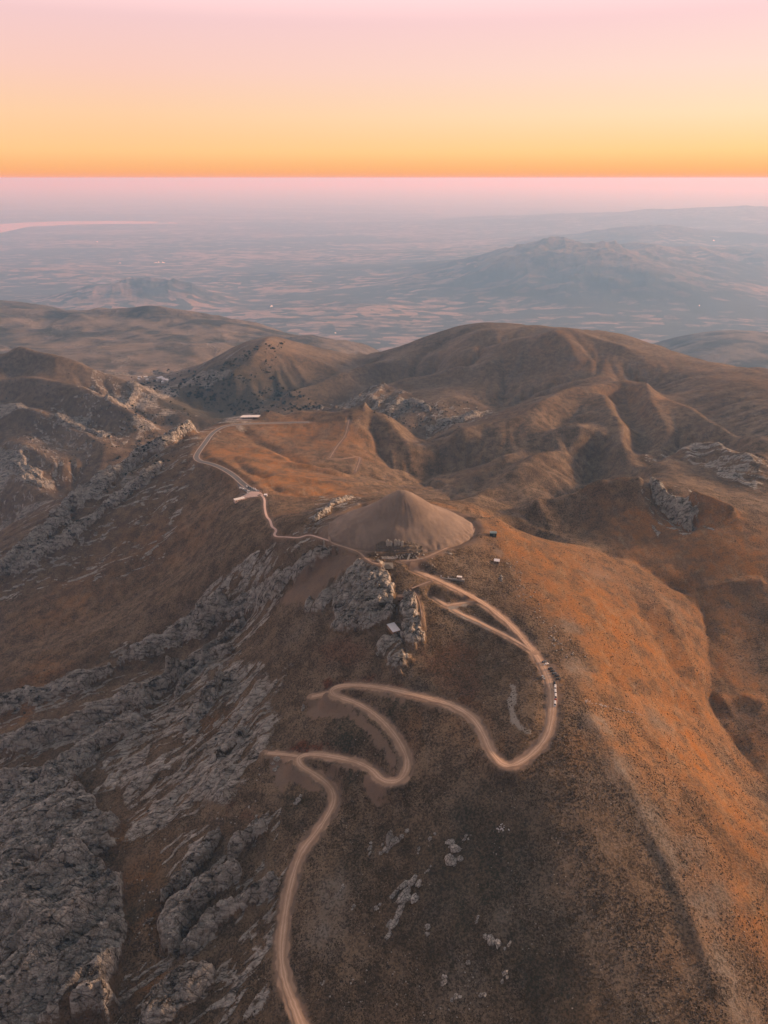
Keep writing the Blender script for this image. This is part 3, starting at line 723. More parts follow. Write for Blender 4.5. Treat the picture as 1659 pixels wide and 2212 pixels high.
g = MB_('hillside_ground', 0.95, 0.05)
K = lambda r, gg, b: (r, gg, b, 1)
big = g.noise(0.012, 5, 0.6); med = g.noise(0.07, 4, 0.65); fin = g.noise(0.55, 4, 0.7); fin2 = g.noise(1.3, 2, 0.6)
stre = g.noise(0.10, 5, 0.7, g.pos((1.0, 0.35, 1), (0, 0, R(25))), 0.6)
grass = g.mix(g.rng(big, 0.35, 0.65), K(.150, .101, .062), K(.255, .186, .124))
grass = g.mix(g.rng(med, 0.42, 0.62, 0, .7), grass, K(.068, .047, .030))
grass = g.mix(g.rng(stre, 0.50, 0.72, 0, .55), grass, K(.25, .20, .155))
tawny = g.mix(g.rng(med, 0.35, 0.65), K(.31, .130, .034), K(.30, .165, .075))
tawny = g.mix(g.rng(g.noise(0.035, 4, 0.6), 0.48, 0.62, 0, .75), tawny, K(.15, .095, .055))
tawny = g.mix(g.rng(stre, 0.52, 0.75, 0, .8), tawny, K(.34, .245, .155))
col = g.mix(g.math('MULTIPLY', g.attr('tawny'), g.rng(big, 0.25, 0.6, 0.55, 1.0)), grass, tawny)
col = g.mix(g.attr('redsoil'), col, g.mix(med, K(.13, .045, .025), K(.19, .075, .035)))
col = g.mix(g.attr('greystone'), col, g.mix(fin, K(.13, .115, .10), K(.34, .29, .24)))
# tufts and stones
tuft = g.math('MULTIPLY', g.rng(g.attr('tawny'), 0.2, 0.9, 1.0, 0.6), g.rng(fin, 0.475, 0.56))
tuft = g.math('MULTIPLY', tuft, g.rng(med, 0.30, 0.58, 0.35, 1.0))
col = g.mix(g.math('MULTIPLY', tuft, 0.8), col, K(.034, .025, .015))
col = g.mix(g.math('MULTIPLY', g.rng(fin2, 0.64, 0.72), 0.7), col, K(.42, .37, .31))
col = g.mix(g.math('MULTIPLY', g.attr('brush'), g.rng(fin, 0.35, 0.6, 0.3, 1.0)), col, K(.030, .034, .022))
# rock
rv = g.pos((1.0, 2.1, 1.0), (0, 0, R(-22)))
wob = g.n('ShaderNodeVectorMath', operation='ADD'); g.nt.links.new(rv, wob.inputs[0])
nw = g.n('ShaderNodeTexNoise'); nw.inputs['Scale'].default_value = 0.12; nw.inputs['Detail'].default_value = 3; g.nt.links.new(g.geo.outputs['Object'], nw.inputs['Vector'])
nws = g.n('ShaderNodeVectorMath', operation='SCALE'); g.nt.links.new(nw.outputs['Color'], nws.inputs[0]); nws.inputs['Scale'].default_value = 6.0
g.nt.links.new(nws.outputs[0], wob.inputs[1])
crack = g.vor(0.10, vec=wob.outputs[0]); crack2 = g.vor(0.30, vec=wob.outputs[0])
layer = g.noise(0.13, 5, 0.65, g.pos((0.32, 1.6, 1.0), (0, 0, R(-28))), 0.8)
rockc = g.mix(g.rng(layer, 0.35, 0.62), K(.27, .25, .225), K(.62, .585, .54))
rockc = g.mix(g.rng(fin, 0.5, 0.72, 0, .5), rockc, K(.16, .145, .125))
rockc = g.mix(g.rng(med, 0.45, 0.68, 0, .6), rockc, K(.20, .155, .11))
rockc = g.mix(g.math('MULTIPLY', g.rng(crack, 0.09, 0.0, 0, .95), g.rng(layer, .35, .6, 1, .3)), rockc, K(.03, .026, .022))  # dark joints, deepened in colour to stand in for crevice shade
rockc = g.mix(g.rng(crack2, 0.06, 0.0, 0, .3), rockc, K(.05, .043, .036))
rockc = g.mix(g.rng(layer, 0.42, 0.36, 0, .85), rockc, K(.034, .027, .02))  # near-black layers paint occlusion shade of crevices into the rock colour
rockc = g.mix(g.rng(g.noise(0.12, 5, 0.75), 0.57, 0.63, 0, .8), rockc, K(.085, .058, .032))
rf = g.math('ADD', g.attr('rock'), g.math('ADD', g.math('MULTIPLY', g.math('SUBTRACT', fin, .5), .9), g.math('MULTIPLY', g.math('SUBTRACT', med, .5), 1.1)))
rf = g.rng(rf, 0.34, 0.56)
col = g.mix(rf, col, rockc)
# bare soil and scree
bare = g.mix(g.rng(big, .4, .6), K(.24, .16, .115), K(.21, .15, .11)); bare = g.mix(g.rng(med, 0.4, 0.7), bare, K(.19, .145, .115)); bare = g.mix(g.rng(fin, 0.55, 0.7, 0, .3), bare, K(.09, .06, .045))
col = g.mix(g.attr('bare'), col, bare)
col = g.mix(g.attr('track'), col, g.mix(g.rng(med, .4, .65), K(.40, .28, .20), K(.31, .21, .15)))
# far hills: paler scrub; plain: patchwork of fields
farc = g.mix(g.rng(g.noise(0.0035, 6, 0.65), 0.42, 0.58), K(.055, .060, .055), K(.215, .180, .145))
col = g.mix(g.math('MULTIPLY', g.attr('farness'), 0.9), col, farc)
fv = g.pos((1.0, 1.9, 0.0), (0, 0, R(12)))
f1 = g.vor(0.0042, 'F1', fv, 'Color'); f2 = g.vor(0.0013, 'F1', fv, 'Color')
sepf = g.n('ShaderNodeSeparateColor'); g.nt.links.new(f1, sepf.inputs[0]); sepg = g.n('ShaderNodeSeparateColor'); g.nt.links.new(f2, sepg.inputs[0])
wide = g.noise(0.00016, 5, 0.6, g.pos((1.0, 2.2, 0)))
fieldmask = g.math('ADD', g.math('MULTIPLY', sepf.outputs[0], 0.62), g.rng(wide, 0.35, 0.65, 0.0, 0.55))
fieldmask = g.math('ADD', fieldmask, g.math('MULTIPLY', sepg.outputs[1], 0.18))
fieldmask = g.math('ADD', fieldmask, g.rng(g.noise(0.0016, 6, 0.75, g.pos((1.0, 1.3, 0))), 0.3, 0.7, -0.3, 0.3))
pl = g.mix(g.rng(fieldmask, 0.66, 1.0), K(.075, .098, .100), K(.34, .275, .235))
pl = g.mix(g.rng(g.noise(0.0012, 6, 0.7), 0.54, 0.66, 0, .8), pl, K(.045, .062, .058))
col = g.mix(g.attr('plain'), col, g.mix(g.attr('brush'), pl, K(.030, .045, .045)))
col = g.mix(g.attr('strip'), col, g.mix(fin, K(.24, .215, .185), K(.36, .325, .285)))
g.color(col)
bh = g.math('ADD', g.math('MULTIPLY', fin, 0.9), g.math('MULTIPLY', g.math('MULTIPLY', g.rng(crack, 0, 0.25), g.attr('rock')), 1.8))
bh = g.math('ADD', bh, g.math('MULTIPLY', g.math('MULTIPLY', g.rng(crack2, 0, 0.2), g.attr('rock')), 0.7))
bh = g.math('MULTIPLY', bh, g.rng(g.attr('bare'), 0, 1, 1, 0.25))
g.bump(bh, 1.0, 1.4)
ground = sheet('ground', GX, GY, GZ, g.m); ground['kind'] = 'structure'
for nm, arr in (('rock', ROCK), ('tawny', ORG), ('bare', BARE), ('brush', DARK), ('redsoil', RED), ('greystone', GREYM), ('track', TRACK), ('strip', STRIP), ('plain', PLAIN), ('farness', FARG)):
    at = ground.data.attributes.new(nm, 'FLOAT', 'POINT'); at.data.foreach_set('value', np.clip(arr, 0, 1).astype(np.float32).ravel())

def simple(name, c1, c2=None, scale=1.0, rough=0.85, spec=0.2, bump=0.0, metal=0.0):
    q = MB_(name, rough, spec)
    q.b.inputs['Metallic'].default_value = metal
    c2 = c2 or tuple(min(1, x * 1.35 + .005) for x in c1)
    nn = q.noise(scale, 4, 0.65)
    q.color(q.mix(q.rng(nn, 0.3, 0.7), K(*c1), K(*c2)))
    if bump: q.bump(nn, bump, 0.3)
    return q.m
# roads: uv.x runs across the road
def road_mat(name, base, track, edge):
    q = MB_(name, 0.95, 0.05)
    uv = q.n('ShaderNodeSeparateXYZ'); q.nt.links.new(q.geo.outputs['UV'], uv.inputs[0])
    wv = q.noise(0.35, 3, 0.6); md = q.noise(0.08, 3, 0.6)
    x = q.math('ADD', uv.outputs[0], q.math('MULTIPLY', q.math('SUBTRACT', wv, 0.5), 0.22))
    a = q.math('ABSOLUTE', q.math('SUBTRACT', x, 0.5))
    tr = q.math('ABSOLUTE', q.math('SUBTRACT', a, 0.17))
    c = q.mix(q.rng(tr, 0.12, 0.03), K(*base), K(*track))
    c = q.mix(q.rng(a, 0.38, 0.48), c, K(*edge))
    c = q.mix(q.rng(md, 0.45, 0.65, 0, .45), c, K(*edge))
    q.color(c); q.bump(wv, 0.3, 0.2)
    return q.m
DIRT = road_mat('dirt_road_surface', (.46, .315, .22), (.60, .43, .32), (.36, .24, .165))
PATH = road_mat('footpath_gravel', (.33, .235, .18), (.38, .28, .22), (.24, .165, .12))
STONE = simple('pale_stone_paving', (.52, .36, .30), (.66, .48, .41), 0.4)
ASPH = simple('worn_asphalt', (.115, .115, .118), (.15, .148, .148), 0.1)
KERB = simple('pale_kerb_stone', (.36, .27, .22), (.46, .36, .30), 0.3)
def ribbon(name, p, width, mat, lift, ragged=0.0, off=0.0):
    me = bpy.data.meshes.new(name); bm = bmesh.new(); uvl = bm.loops.layers.uv.new('UVMap')
    p = np.asarray(p); t = np.gradient(p[:, :2], axis=0); t /= np.linalg.norm(t, axis=1)[:, None] + 1e-9
    nrm = np.c_[-t[:, 1], t[:, 0]]; rows = []
    fr = (0, .25, .5, .75, 1)
    for i in range(len(p)):
        wv = width * (1 + ragged * (fbm(np.array([p[i, 0] / 7]), np.array([p[i, 1] / 7]), 33, 3)[0]))
        r_ = []
        for f in fr:
            o_ = (f - 0.5) * wv + off; xy = p[i, :2] + nrm[i] * o_
            r_.append(bm.verts.new((xy[0], xy[1], p[i, 2] + lift - (0.12 if f in (0, 1) else 0.0))))
        rows.append(r_)
    for i in range(len(rows) - 1):
        for k in range(4):
            fc = bm.faces.new((rows[i][k], rows[i][k + 1], rows[i + 1][k + 1], rows[i + 1][k])); fc.smooth = True
            for lp, (uu, vv) in zip(fc.loops, ((fr[k], i), (fr[k + 1], i), (fr[k + 1], i + 1), (fr[k], i + 1))): lp[uvl].uv = (uu, vv * 0.3)
    bmesh.ops.recalc_face_normals(bm, faces=bm.faces)
    if bm.faces[0].normal.z < 0: bmesh.ops.reverse_faces(bm, faces=bm.faces)
    bm.to_mesh(me); bm.free(); me.materials.append(mat)
    o = bpy.data.objects.new(name, me); C.objects.link(o); o['kind'] = 'structure'
    return o
for nm, p, wd, lift in ROADS:
    mt = {'paved_road': ASPH, 'stone_path': STONE, 'footpath': PATH, 'hill_track': PATH}.get(nm, DIRT)
    ribbon(nm, p, wd * (.8 if mt is DIRT else 1), mt, lift + 0.004 * len(nm), 0.0 if nm in ('paved_road', 'stone_path') else 0.28)
    if nm == 'paved_road':
        for sgn in (-1, 1): ribbon('road_kerb', p, 1.5, KERB, lift + 0.15, 0, sgn * (wd / 2 + 0.8))

# ------------------------------------------------------------------ object helpers
rnd = random.Random(7); nrng = np.random.default_rng(7)
def G(u, v):
    c = cast(HF, [u], [v])[0]; return Vector(c)
def gz(x, y): return float(HF(np.array([x]), np.array([y]))[0])
def tag(o, label=None, cat=None, group=None, kind=None):
    if label: o['label'] = label
    if cat: o['category'] = cat
    if group: o['group'] = group
    if kind: o['kind'] = kind
    return o
def empty(name, loc, rz=0.0, label=None, cat=None, group=None):
    o = bpy.data.objects.new(name, None); C.objects.link(o); o.location = loc; o.rotation_euler = (0, 0, rz); o.empty_display_size = 0.5
    return tag(o, label, cat, group)
class B:
    def __init__(s): s.bm = bmesh.new()
    def box(s, cx, cy, z0, sx, sy, h, rz=0, taper=1.0, bev=0.0, tx=None):
        r = bmesh.ops.create_cube(s.bm, size=1.0)
        tx = taper if tx is None else tx
        for v in r['verts']:
            k = (v.co.z > 0); x = v.co.x * sx * (tx if k else 1); y = v.co.y * sy * (taper if k else 1); z = z0 + (v.co.z + .5) * h
            v.co = Vector((cx + x * math.cos(rz) - y * math.sin(rz), cy + x * math.sin(rz) + y * math.cos(rz), z))
        if bev: bmesh.ops.bevel(s.bm, geom=list({e for v in r['verts'] for e in v.link_edges}), offset=bev, segments=2, affect='EDGES')
        return s
    def cyl(s, p0, p1, r0, r1=None, n=10):
        r1 = r0 if r1 is None else r1
        p0 = Vector(p0); p1 = Vector(p1); d = p1 - p0
        r = bmesh.ops.create_cone(s.bm, cap_ends=True, segments=n, radius1=r0, radius2=r1, depth=d.length)
        q = d.to_track_quat('Z', 'Y').to_matrix().to_4x4(); q.translation = (p0 + p1) / 2
        bmesh.ops.transform(s.bm, matrix=q, verts=r['verts']); return s
    def ball(s, c, r, sc_=(1, 1, 1), sub=2):
        q = bmesh.ops.create_icosphere(s.bm, subdivisions=sub, radius=r)
        for v in q['verts']: v.co = Vector((v.co.x * sc_[0] + c[0], v.co.y * sc_[1] + c[1], v.co.z * sc_[2] + c[2]))
        return s
    def poly(s, pts, z0, h):
        """upright prism from a plan outline"""
        vb = [s.bm.verts.new((x, y, z0)) for x, y in pts]; vt = [s.bm.verts.new((x, y, z0 + h)) for x, y in pts]; n = len(pts)
        s.bm.faces.new(vt); s.bm.faces.new(vb[::-1])
        for i in range(n): s.bm.faces.new((vb[i], vb[(i + 1) % n], vt[(i + 1) % n], vt[i]))
        return s
    def loft(s, rings):
        vs = [[s.bm.verts.new(p) for p in r] for r in rings]; n = len(rings[0])
        for a, b in zip(vs, vs[1:]):
            for i in range(n): s.bm.faces.new((a[i], a[(i + 1) % n], b[(i + 1) % n], b[i]))
        s.bm.faces.new(vs[0][::-1]); s.bm.faces.new(vs[-1]); return s
    def out(s, name, mat, parent=None, smooth=False, loc=None):
        me = bpy.data.meshes.new(name); bmesh.ops.recalc_face_normals(s.bm, faces=s.bm.faces)
        s.bm.to_mesh(me); s.bm.free()
        for m_ in (mat if isinstance(mat, (list, tuple)) else [mat]): me.materials.append(m_)
        if smooth: me.polygons.foreach_set('use_smooth', np.ones(len(me.polygons), bool))
        o = bpy.data.objects.new(name, me); C.objects.link(o)
        if parent: o.parent = parent
        if loc is not None: o.location = loc
        return o
def copy_tree(o, parent=None):
    c = o.copy(); C.objects.link(c); c.parent = parent
    for ch in list(o.children): copy_tree(ch, c)
    return c
def copy_flat(o, parent=None):
    c = o.copy(); C.objects.link(c); c.parent = parent
    return c
def raw_mesh(name, verts, faces, mats, smooth=False, mi=None):
    me = bpy.data.meshes.new(name); verts = np.asarray(verts, np.float32); faces = np.asarray(faces, np.int32)
    me.vertices.add(len(verts)); me.vertices.foreach_set('co', verts.ravel())
    k = faces.shape[1]; me.loops.add(faces.size); me.loops.foreach_set('vertex_index', faces.ravel())
    me.polygons.add(len(faces)); me.polygons.foreach_set('loop_start', np.arange(0, faces.size, k, dtype=np.int32))
    me.update(calc_edges=True)
    for m_ in mats: me.materials.append(m_)
    if mi is not None: me.polygons.foreach_set('material_index', np.asarray(mi, np.int32))
    if smooth: me.polygons.foreach_set('use_smooth', np.ones(len(faces), bool))
    o = bpy.data.objects.new(name, me); C.objects.link(o); return o

# ------------------------------------------------------------------ burial mound of gravel
gm = MB_('mound_gravel', 0.95, 0.05)
n1 = gm.noise(0.05, 5, 0.6); n2 = gm.noise(1.5, 3, 0.7); n3 = gm.noise(0.10, 4, 0.6, gm.pos((1.0, 0.25, 0.3)), 0.4)
cm = gm.mix(gm.rng(n1, .35, .65), K(.205, .155, .125), K(.265, .205, .165)); cm = gm.mix(gm.rng(n3, .52, .68, 0, .6), cm, K(.33, .25, .195))
cm = gm.mix(gm.rng(n2, .5, .7, 0, .35), cm, K(.09, .075, .065)); gm.color(cm); gm.bump(n2, 0.5, 0.4)
MR, MRY, MH = 84.0, 60.0, 50.0
nr, na = 90, 300
rr_ = np.linspace(0, 1.03, nr)[:, None]; th_ = np.linspace(0, 2 * math.pi, na, endpoint=False)[None]
x_ = MR * rr_ * np.cos(th_); y_ = MRY * rr_ * np.sin(th_)
prof = 1.08 - np.sqrt(rr_ ** 2 + 0.014) * 1.04 - 0.075 * np.sin(rr_ * math.pi) ** 2
z__ = MH * prof + 0.35 * fbm(x_ / 9, y_ / 9, 301, 4) + 0.5 * fbm(x_ / 25, y_ / 25, 302, 2)
ang = np.arctan2(y_, x_)
for a0, dep, wd_ in ((-1.83, .45, .07), (-1.45, .5, .08), (-1.25, .3, .06), (-2.3, .25, .08)):
    z__ -= dep * np.exp(-((ang - a0 - 0.06 * np.sin(rr_ * 7)) / wd_) ** 2) * sst(0.12, 0.35, rr_) * sst(0.95, 0.7, rr_)
z__ += 0.55 * fbm(x_ / 3.5, y_ / 3.5, 303, 3) * sst(.75, 1, rr_) - 1.2 * np.exp(-((rr_ - 1 + 0.05 * fbm(x_ / 12, y_ / 12, 304, 3)) / .05) ** 2)
z__ += 1.6 * np.exp(-(((x_ + 2) / 14) ** 2 + ((y_ + 42) / 7) ** 2)) - 1.2 * np.exp(-(((x_ + 2) / 8) ** 2 + ((y_ + 30) / 9) ** 2))
z__[-1] = -2.0
vv = np.stack([x_, y_, z__ * np.ones_like(x_)], -1).reshape(-1, 3)
ff = [(i * na + j, i * na + (j + 1) % na, (i + 1) * na + (j + 1) % na, (i + 1) * na + j) for i in range(nr - 1) for j in range(na)]
mound = raw_mesh('burial_mound', vv, ff, [gm.m], True); mound.location = (MX, MY, MZ)
tag(mound, 'tall smooth cone of grey-brown gravel rising on the summit', 'burial mound')

# ------------------------------------------------------------------ stone monuments on the terrace
LIME = simple('weathered_limestone', (.34, .31, .27), (.50, .46, .41), 0.9, bump=0.4)
DLIME = simple('dark_rubble_stone', (.06, .05, .042), (.19, .155, .125), 0.7, bump=0.9)
CONC = simple('grey_concrete', (.26, .25, .235), (.34, .32, .30), 0.5)
WHITE = simple('white_paint', (.70, .66, .64), (.80, .77, .75), 0.6, 0.6)
def px2x(u, y=668): return (u - 829.5) / FPX * (y / 0.883)
# stepped podium cut into the foot of the mound
def podium():
    nx, ny = 150, 50; X = np.linspace(-9, 42, nx)[None]; Yl = np.linspace(0, 17, ny)[:, None]
    e = np.abs(X - 14) / 25.5; front = 3.5 * e ** 2
    t = (Yl - front * 1.6) / 4.2
    st = np.floor(np.clip(t, 0, 3)) + sst(0.65, 1.0, np.clip(t, 0, 3) % 1)
    h = np.clip(st, 0, 3) / 3 * 8.0 * (1 - 0.55 * sst(0.45, 1.05, e))
    xx = X + 0 * Yl; yy = Yl + 0 * X
    h = h + 0.45 * rockfield(xx + 300, yy, 0.1, 6, 3, 410) * sst(0.0, 0.6, t)
    h[0] = -2.5; h[:, 0] = -2.5; h[:, -1] = -2.5; h[-1] = -1
    v = np.stack([xx, yy, h], -1).reshape(-1, 3)
    f = [(i * nx + j, i * nx + j + 1, (i + 1) * nx + j + 1, (i + 1) * nx + j) for i in range(ny - 1) for j in range(nx - 1)]
    o = raw_mesh('stone_podium', v, f, [DLIME], False); return o
pod = podium(); pod.location = (0, 662, -364.2)
tag(pod, 'dark stepped podium of rubble and blocks carrying the seated statues', 'podium')
def seated(name, hgt, label, lean=0.0, headless=True):
    t = empty(name, (0, 0, 0), 0, label, 'statue', 'seated stone statues in a row on the podium')
    b = B(); b.box(0, 0.6, 0, 3.0, 2.2, hgt * .42, bev=.12); b.box(0, 1.45, 0, 3.1, .8, hgt * .78, taper=.9, bev=.1)
    for sx in (-1, 1): b.box(sx * 1.25, .2, hgt * .42, .45, 1.9, hgt * .13, bev=.08)
    b.out('throne', LIME, t)
    b = B()
    def ring(cx, cy, z, rx, ry, n=14): return [(cx + rx * math.cos(k * 2 * math.pi / n), cy + ry * math.sin(k * 2 * math.pi / n), z) for k in range(n)]
    b.loft([ring(0, .45, hgt * .38, 1.15, .95), ring(0, .55, hgt * .5, 1.0, .75), ring(0, .65, hgt * .68, 1.1, .7), ring(0, .7, hgt * .84, 1.2, .62), ring(0, .72, hgt * .92, .75, .5), ring(0, .72, hgt * .97, .4, .38)])
    for sx in (-1, 1):
        b.loft([ring(sx * .55, -.55, 0, .42, .5), ring(sx * .55, -.6, hgt * .2, .4, .42), ring(sx * .55, -.55, hgt * .40, .46, .5), ring(sx * .5, .3, hgt * .47, .46, .5)])
        b.loft([ring(sx * 1.2, .6, hgt * .86, .3, .34), ring(sx * 1.3, .35, hgt * .65, .3, .34), ring(sx * 1.15, -.35, hgt * .52, .26, .34), ring(sx * .75, -.7, hgt * .47, .25, .3)])
    b.out('figure', LIME, t, True)
    return t
ST = [(837.5, 7.4, 'headless seated stone statue at the left end of the podium row'), (844, 5.6, 'short broken seated stone statue, second from the left in the podium row'),
      (854.4, 7.6, 'tallest seated stone statue, in the middle of the podium row'), (861.5, 7.0, 'seated stone statue just right of the tallest one on the podium'), (869, 5.6, 'low seated stone statue at the right end of the podium row')]
for u, h, lb in ST:
    t = seated('seated_statue', h * 1.15, lb); t.location = (px2x(u), 672.5, -357.2); t.rotation_euler.z = rnd.uniform(-.05, .05)
def head_mesh(hat):
    b = B(); n = 16; rings = []
    for z, rx, ry in ((0, .42, .42), (.35, .5, .48), (.55, .72, .75), (.95, .86, .9), (1.35, .86, .9), (1.75, .80, .82), (2.0, .74, .76), (2.3, .6 if hat else .4, .6 if hat else .42), (2.75, .36 if hat else .08, .36 if hat else .08)):
        r_ = []
        for k in range(n):
            a = k * 2 * math.pi / n; x = rx * math.cos(a); y = ry * math.sin(a)
            f = math.exp(-((a - 1.5 * math.pi) / .16) ** 2)
            if .9 < z < 1.4: y -= .28 * f                      # nose
            if z == 1.35: y += .12 * (math.exp(-((a - 1.5 * math.pi - .39) / .2) ** 2) + math.exp(-((a - 1.5 * math.pi + .39) / .2) ** 2))   # eye hollows
            if z == .55: y -= .08 * f
            r_.append((x, y, z))
        rings.append(r_)
    b.loft(rings); return b
HD = [(825, 1), (832, 0), (837, 1), (848, 1), (859, 0), (864.5, 1), (870.5, 0)]
hn_ = ['leftmost carved stone head standing at the foot of the podium', 'second carved stone head from the left below the podium, without a hat', 'third carved stone head from the left below the podium', 'middle carved stone head in a pointed hat below the podium',
       'round carved stone head right of the middle one below the podium', 'sixth carved stone head from the left below the podium', 'rightmost carved stone head at the foot of the podium']
for (u, hat), lb in zip(HD, hn_):
    x = px2x(u, 660); o = head_mesh(hat).out('carved_bust', LIME, None, True); o.location = (x, 658.8 + rnd.uniform(-.3, .3), gz(x, 658.8) - .05); o.rotation_euler = (rnd.uniform(-.06, .06), rnd.uniform(-.06, .06), rnd.uniform(-.3, .3))
    o.scale = (.8, .8, .8); tag(o, lb, 'carved head', 'stone heads standing below the podium')
# fire altar: stepped square platform
b = B()
for k in range(5): b.box(0, 0, k * .62, 14.5 - 2.0 * k, 12.5 - 2.0 * k, .6, bev=.06)
p = G(834, 1222); al = b.out('stepped_altar', simple('altar_stone', (.17, .16, .14), (.26, .245, .22), .5, bump=.3)); al.location = (p.x, p.y, gz(p.x, p.y) - .6); al.rotation_euler.z = .04
tag(al, 'grey stepped square altar platform in front of the terrace', 'altar')
b = B(); b.poly([(-6.5, -2.6), (8.5, -3.0), (11, 3.2), (-5, 4.0)], 0, .45); p = G(838, 1205); fc_ = b.out('paved_terrace', simple('terrace_paving', (.30, .27, .25), (.38, .345, .32), .7)); fc_.location = (p.x, p.y, gz(p.x, p.y) - .12)
tag(fc_, 'pale paved terrace slab between the stone heads and the altar', 'terrace')
b = B()
for k in range(12): b.box(0, k * .75, k * .28, 1.9, .8, .35)
p = G(880, 1210); o = b.out('stone_steps', LIME); o.location = (p.x, p.y, gz(p.x, p.y)); o.rotation_euler.z = -.35
tag(o, 'narrow pale flight of stone steps climbing right of the podium', 'steps')
# carved blocks lying about the terrace
blk = []
BLP = [(806,1189),(811,1194),(815,1198),(812,1184),(820,1183),(826,1180),(891,1196),(896,1199),(901,1194),(905,1197),(888,1202),(893,1205),(899,1203),(909,1192),(884,1206),(886,1211),(812,1203),(817,1206),(857,1201),(862,1200),(868,1201),(873,1199),(902,1206),(910,1208),(915,1199)]
for k, (u, v) in enumerate(BLP):
    p = G(u, v); sx, sy, h = rnd.uniform(.9, 2.2), rnd.uniform(.8, 1.5), rnd.uniform(.6, 1.3)
    b = B(); b.box(0, 0, 0, sx, sy, h, taper=rnd.uniform(.75, .95), bev=.09); o = b.out('stone_block', LIME if k % 3 else simple('pale_block', (.36, .33, .29), (.45, .42, .38), 1.0) if k == 0 else LIME)
    o.location = (p.x, p.y, p.z - .1); o.rotation_euler = (rnd.uniform(-.2, .2), rnd.uniform(-.2, .2), rnd.uniform(0, 3))
    side = 'left' if u < 830 else 'right' if u > 880 else 'front'
    tag(o, {'left': 'toppled limestone block lying left of the seated statues', 'right': 'toppled limestone block lying right of the seated statues', 'front': 'loose limestone block lying on the terrace in front of the podium'}[side], 'stone block', 'loose blocks ' + {'left': 'left of the statues', 'right': 'right of the statues', 'front': 'in front of the podium'}[side])

# ------------------------------------------------------------------ huts and small buildings
WALLS = simple('tan_stone_masonry', (.24, .15, .105), (.33, .215, .15), 0.9, bump=0.5)
DARKG = simple('dark_opening', (.012, .011, .010), (.02, .018, .016), 1.0)
TINW = simple('white_tin_roof', (.74, .72, .76), (.82, .80, .84), 0.3, 0.6, 0.2)
GREEN = simple('teal_green_cladding', (.030, .050, .052), (.05, .075, .076), 0.8)
LGREEN = simple('pale_green_roof', (.22, .30, .31), (.30, .38, .39), 0.6, 0.4)
WOOD = simple('brown_timber', (.09, .055, .035), (.14, .09, .06), 2.0)
def hut(name, loc, rz, sx, sy, h, wall, roof, label, cat, kind='shed', ov=.35, slope=.5, door=True):
    t = empty(name, loc, rz, label, cat)
    b = B(); b.box(0, 0, -.8, sx, sy, h + .8, bev=.03); w_ = b.out('wall', wall, t)
    b = B()
    if kind == 'gable':
        X, Y_ = sx / 2 + ov, sy / 2 + ov
        for s_ in (-1, 1):
            v_ = [(-X, s_ * Y_, h - .05), (X, s_ * Y_, h - .05), (X, 0, h + slope), (-X, 0, h + slope)]
            b.loft([v_, [(x, y, z + .12) for x, y, z in v_]])
        rf = b.out('roof', roof, t)
        for s_ in (-1, 1):
            tr_ = [(s_ * sx / 2, -sy / 2, h), (s_ * sx / 2, sy / 2, h), (s_ * sx / 2, 0, h + slope * .9)]
            b = B(); b.loft([tr_, [(x - s_ * .15, y, z) for x, y, z in tr_]]); b.out('gable_wall', wall, t)
    else:
        X, Y_ = sx / 2 + ov, sy / 2 + ov
        v_ = [(-X, -Y_, h + .02), (X, -Y_, h + .02), (X, Y_, h + .02 + slope), (-X, Y_, h + .02 + slope)]
        b.loft([v_, [(x, y, z + .14) for x, y, z in v_]]); rf = b.out('roof', roof, t)
        b = B(); b.loft([[(-sx / 2 + .01, -sy / 2 + .02, h), (sx / 2 - .01, -sy / 2 + .02, h), (sx / 2 - .01, sy / 2 - .02, h), (-sx / 2 + .01, sy / 2 - .02, h)],
                         [(-sx / 2 + .01, -sy / 2 + .02, h + .01), (sx / 2 - .01, -sy / 2 + .02, h + .01), (sx / 2 - .01, sy / 2 - .02, h + slope), (-sx / 2 + .01, sy / 2 - .02, h + slope)]]); b.out('upper_wall', wall, t)
    if door:
        b = B(); b.box(sx * .12, -sy / 2 - .02, 0, 1.1, .12, 2.1); d_ = b.out('door', WOOD if wall is not WALLS else DARKG, t)
        b = B(); b.box(sx * .12, -sy / 2 - .04, 2.1, 1.4, .2, .16); b.out('lintel', LIME, t)
    if sx > 4:
        b = B(); b.box(-sx * .28, -sy / 2 - .02, 1.0, .9, .1, .9); f_ = b.out('window', DARKG, t); b = B(); b.box(-sx * .28, -sy / 2 - .06, .9, 1.1, .16, .1); b.out('sill', LIME, f_)
    return t
p1_, p2_ = G(844, 1367), G(858, 1362)
p = G(850, 1362); hut('stone_hut', (p.x, p.y, gz(p.x, p.y) + .2), R(25), 7.4, 13.5, 3.4, WALLS, TINW, 'stone hut with a flat white metal roof among the rocks', 'hut', slope=.35)
p = G(868, 1292); hut('flat_roofed_hut', (p.x, p.y, gz(p.x, p.y)), R(4), 8.6, 4.6, 2.6, WALLS, simple('tan_flat_roof', (.30, .19, .13), (.38, .25, .175), .5), 'low tan hut with a flat tan roof above the rock outcrop', 'hut', slope=.1, ov=.15)
p = G(1065, 1157); hut('green_cabin', (p.x, p.y, gz(p.x, p.y)), R(-4), 7.2, 5.0, 4.2, GREEN, LGREEN, 'dark teal green cabin with a pale ridged roof right of the mound', 'cabin', 'gable', slope=1.1)
p = G(1073, 1215); hut('small_shelter', (p.x, p.y, gz(p.x, p.y)), R(-14), 5.4, 3.8, 2.4, WALLS, TINW, 'small shelter with a white roof on the slope below the green cabin', 'shelter', slope=.8)
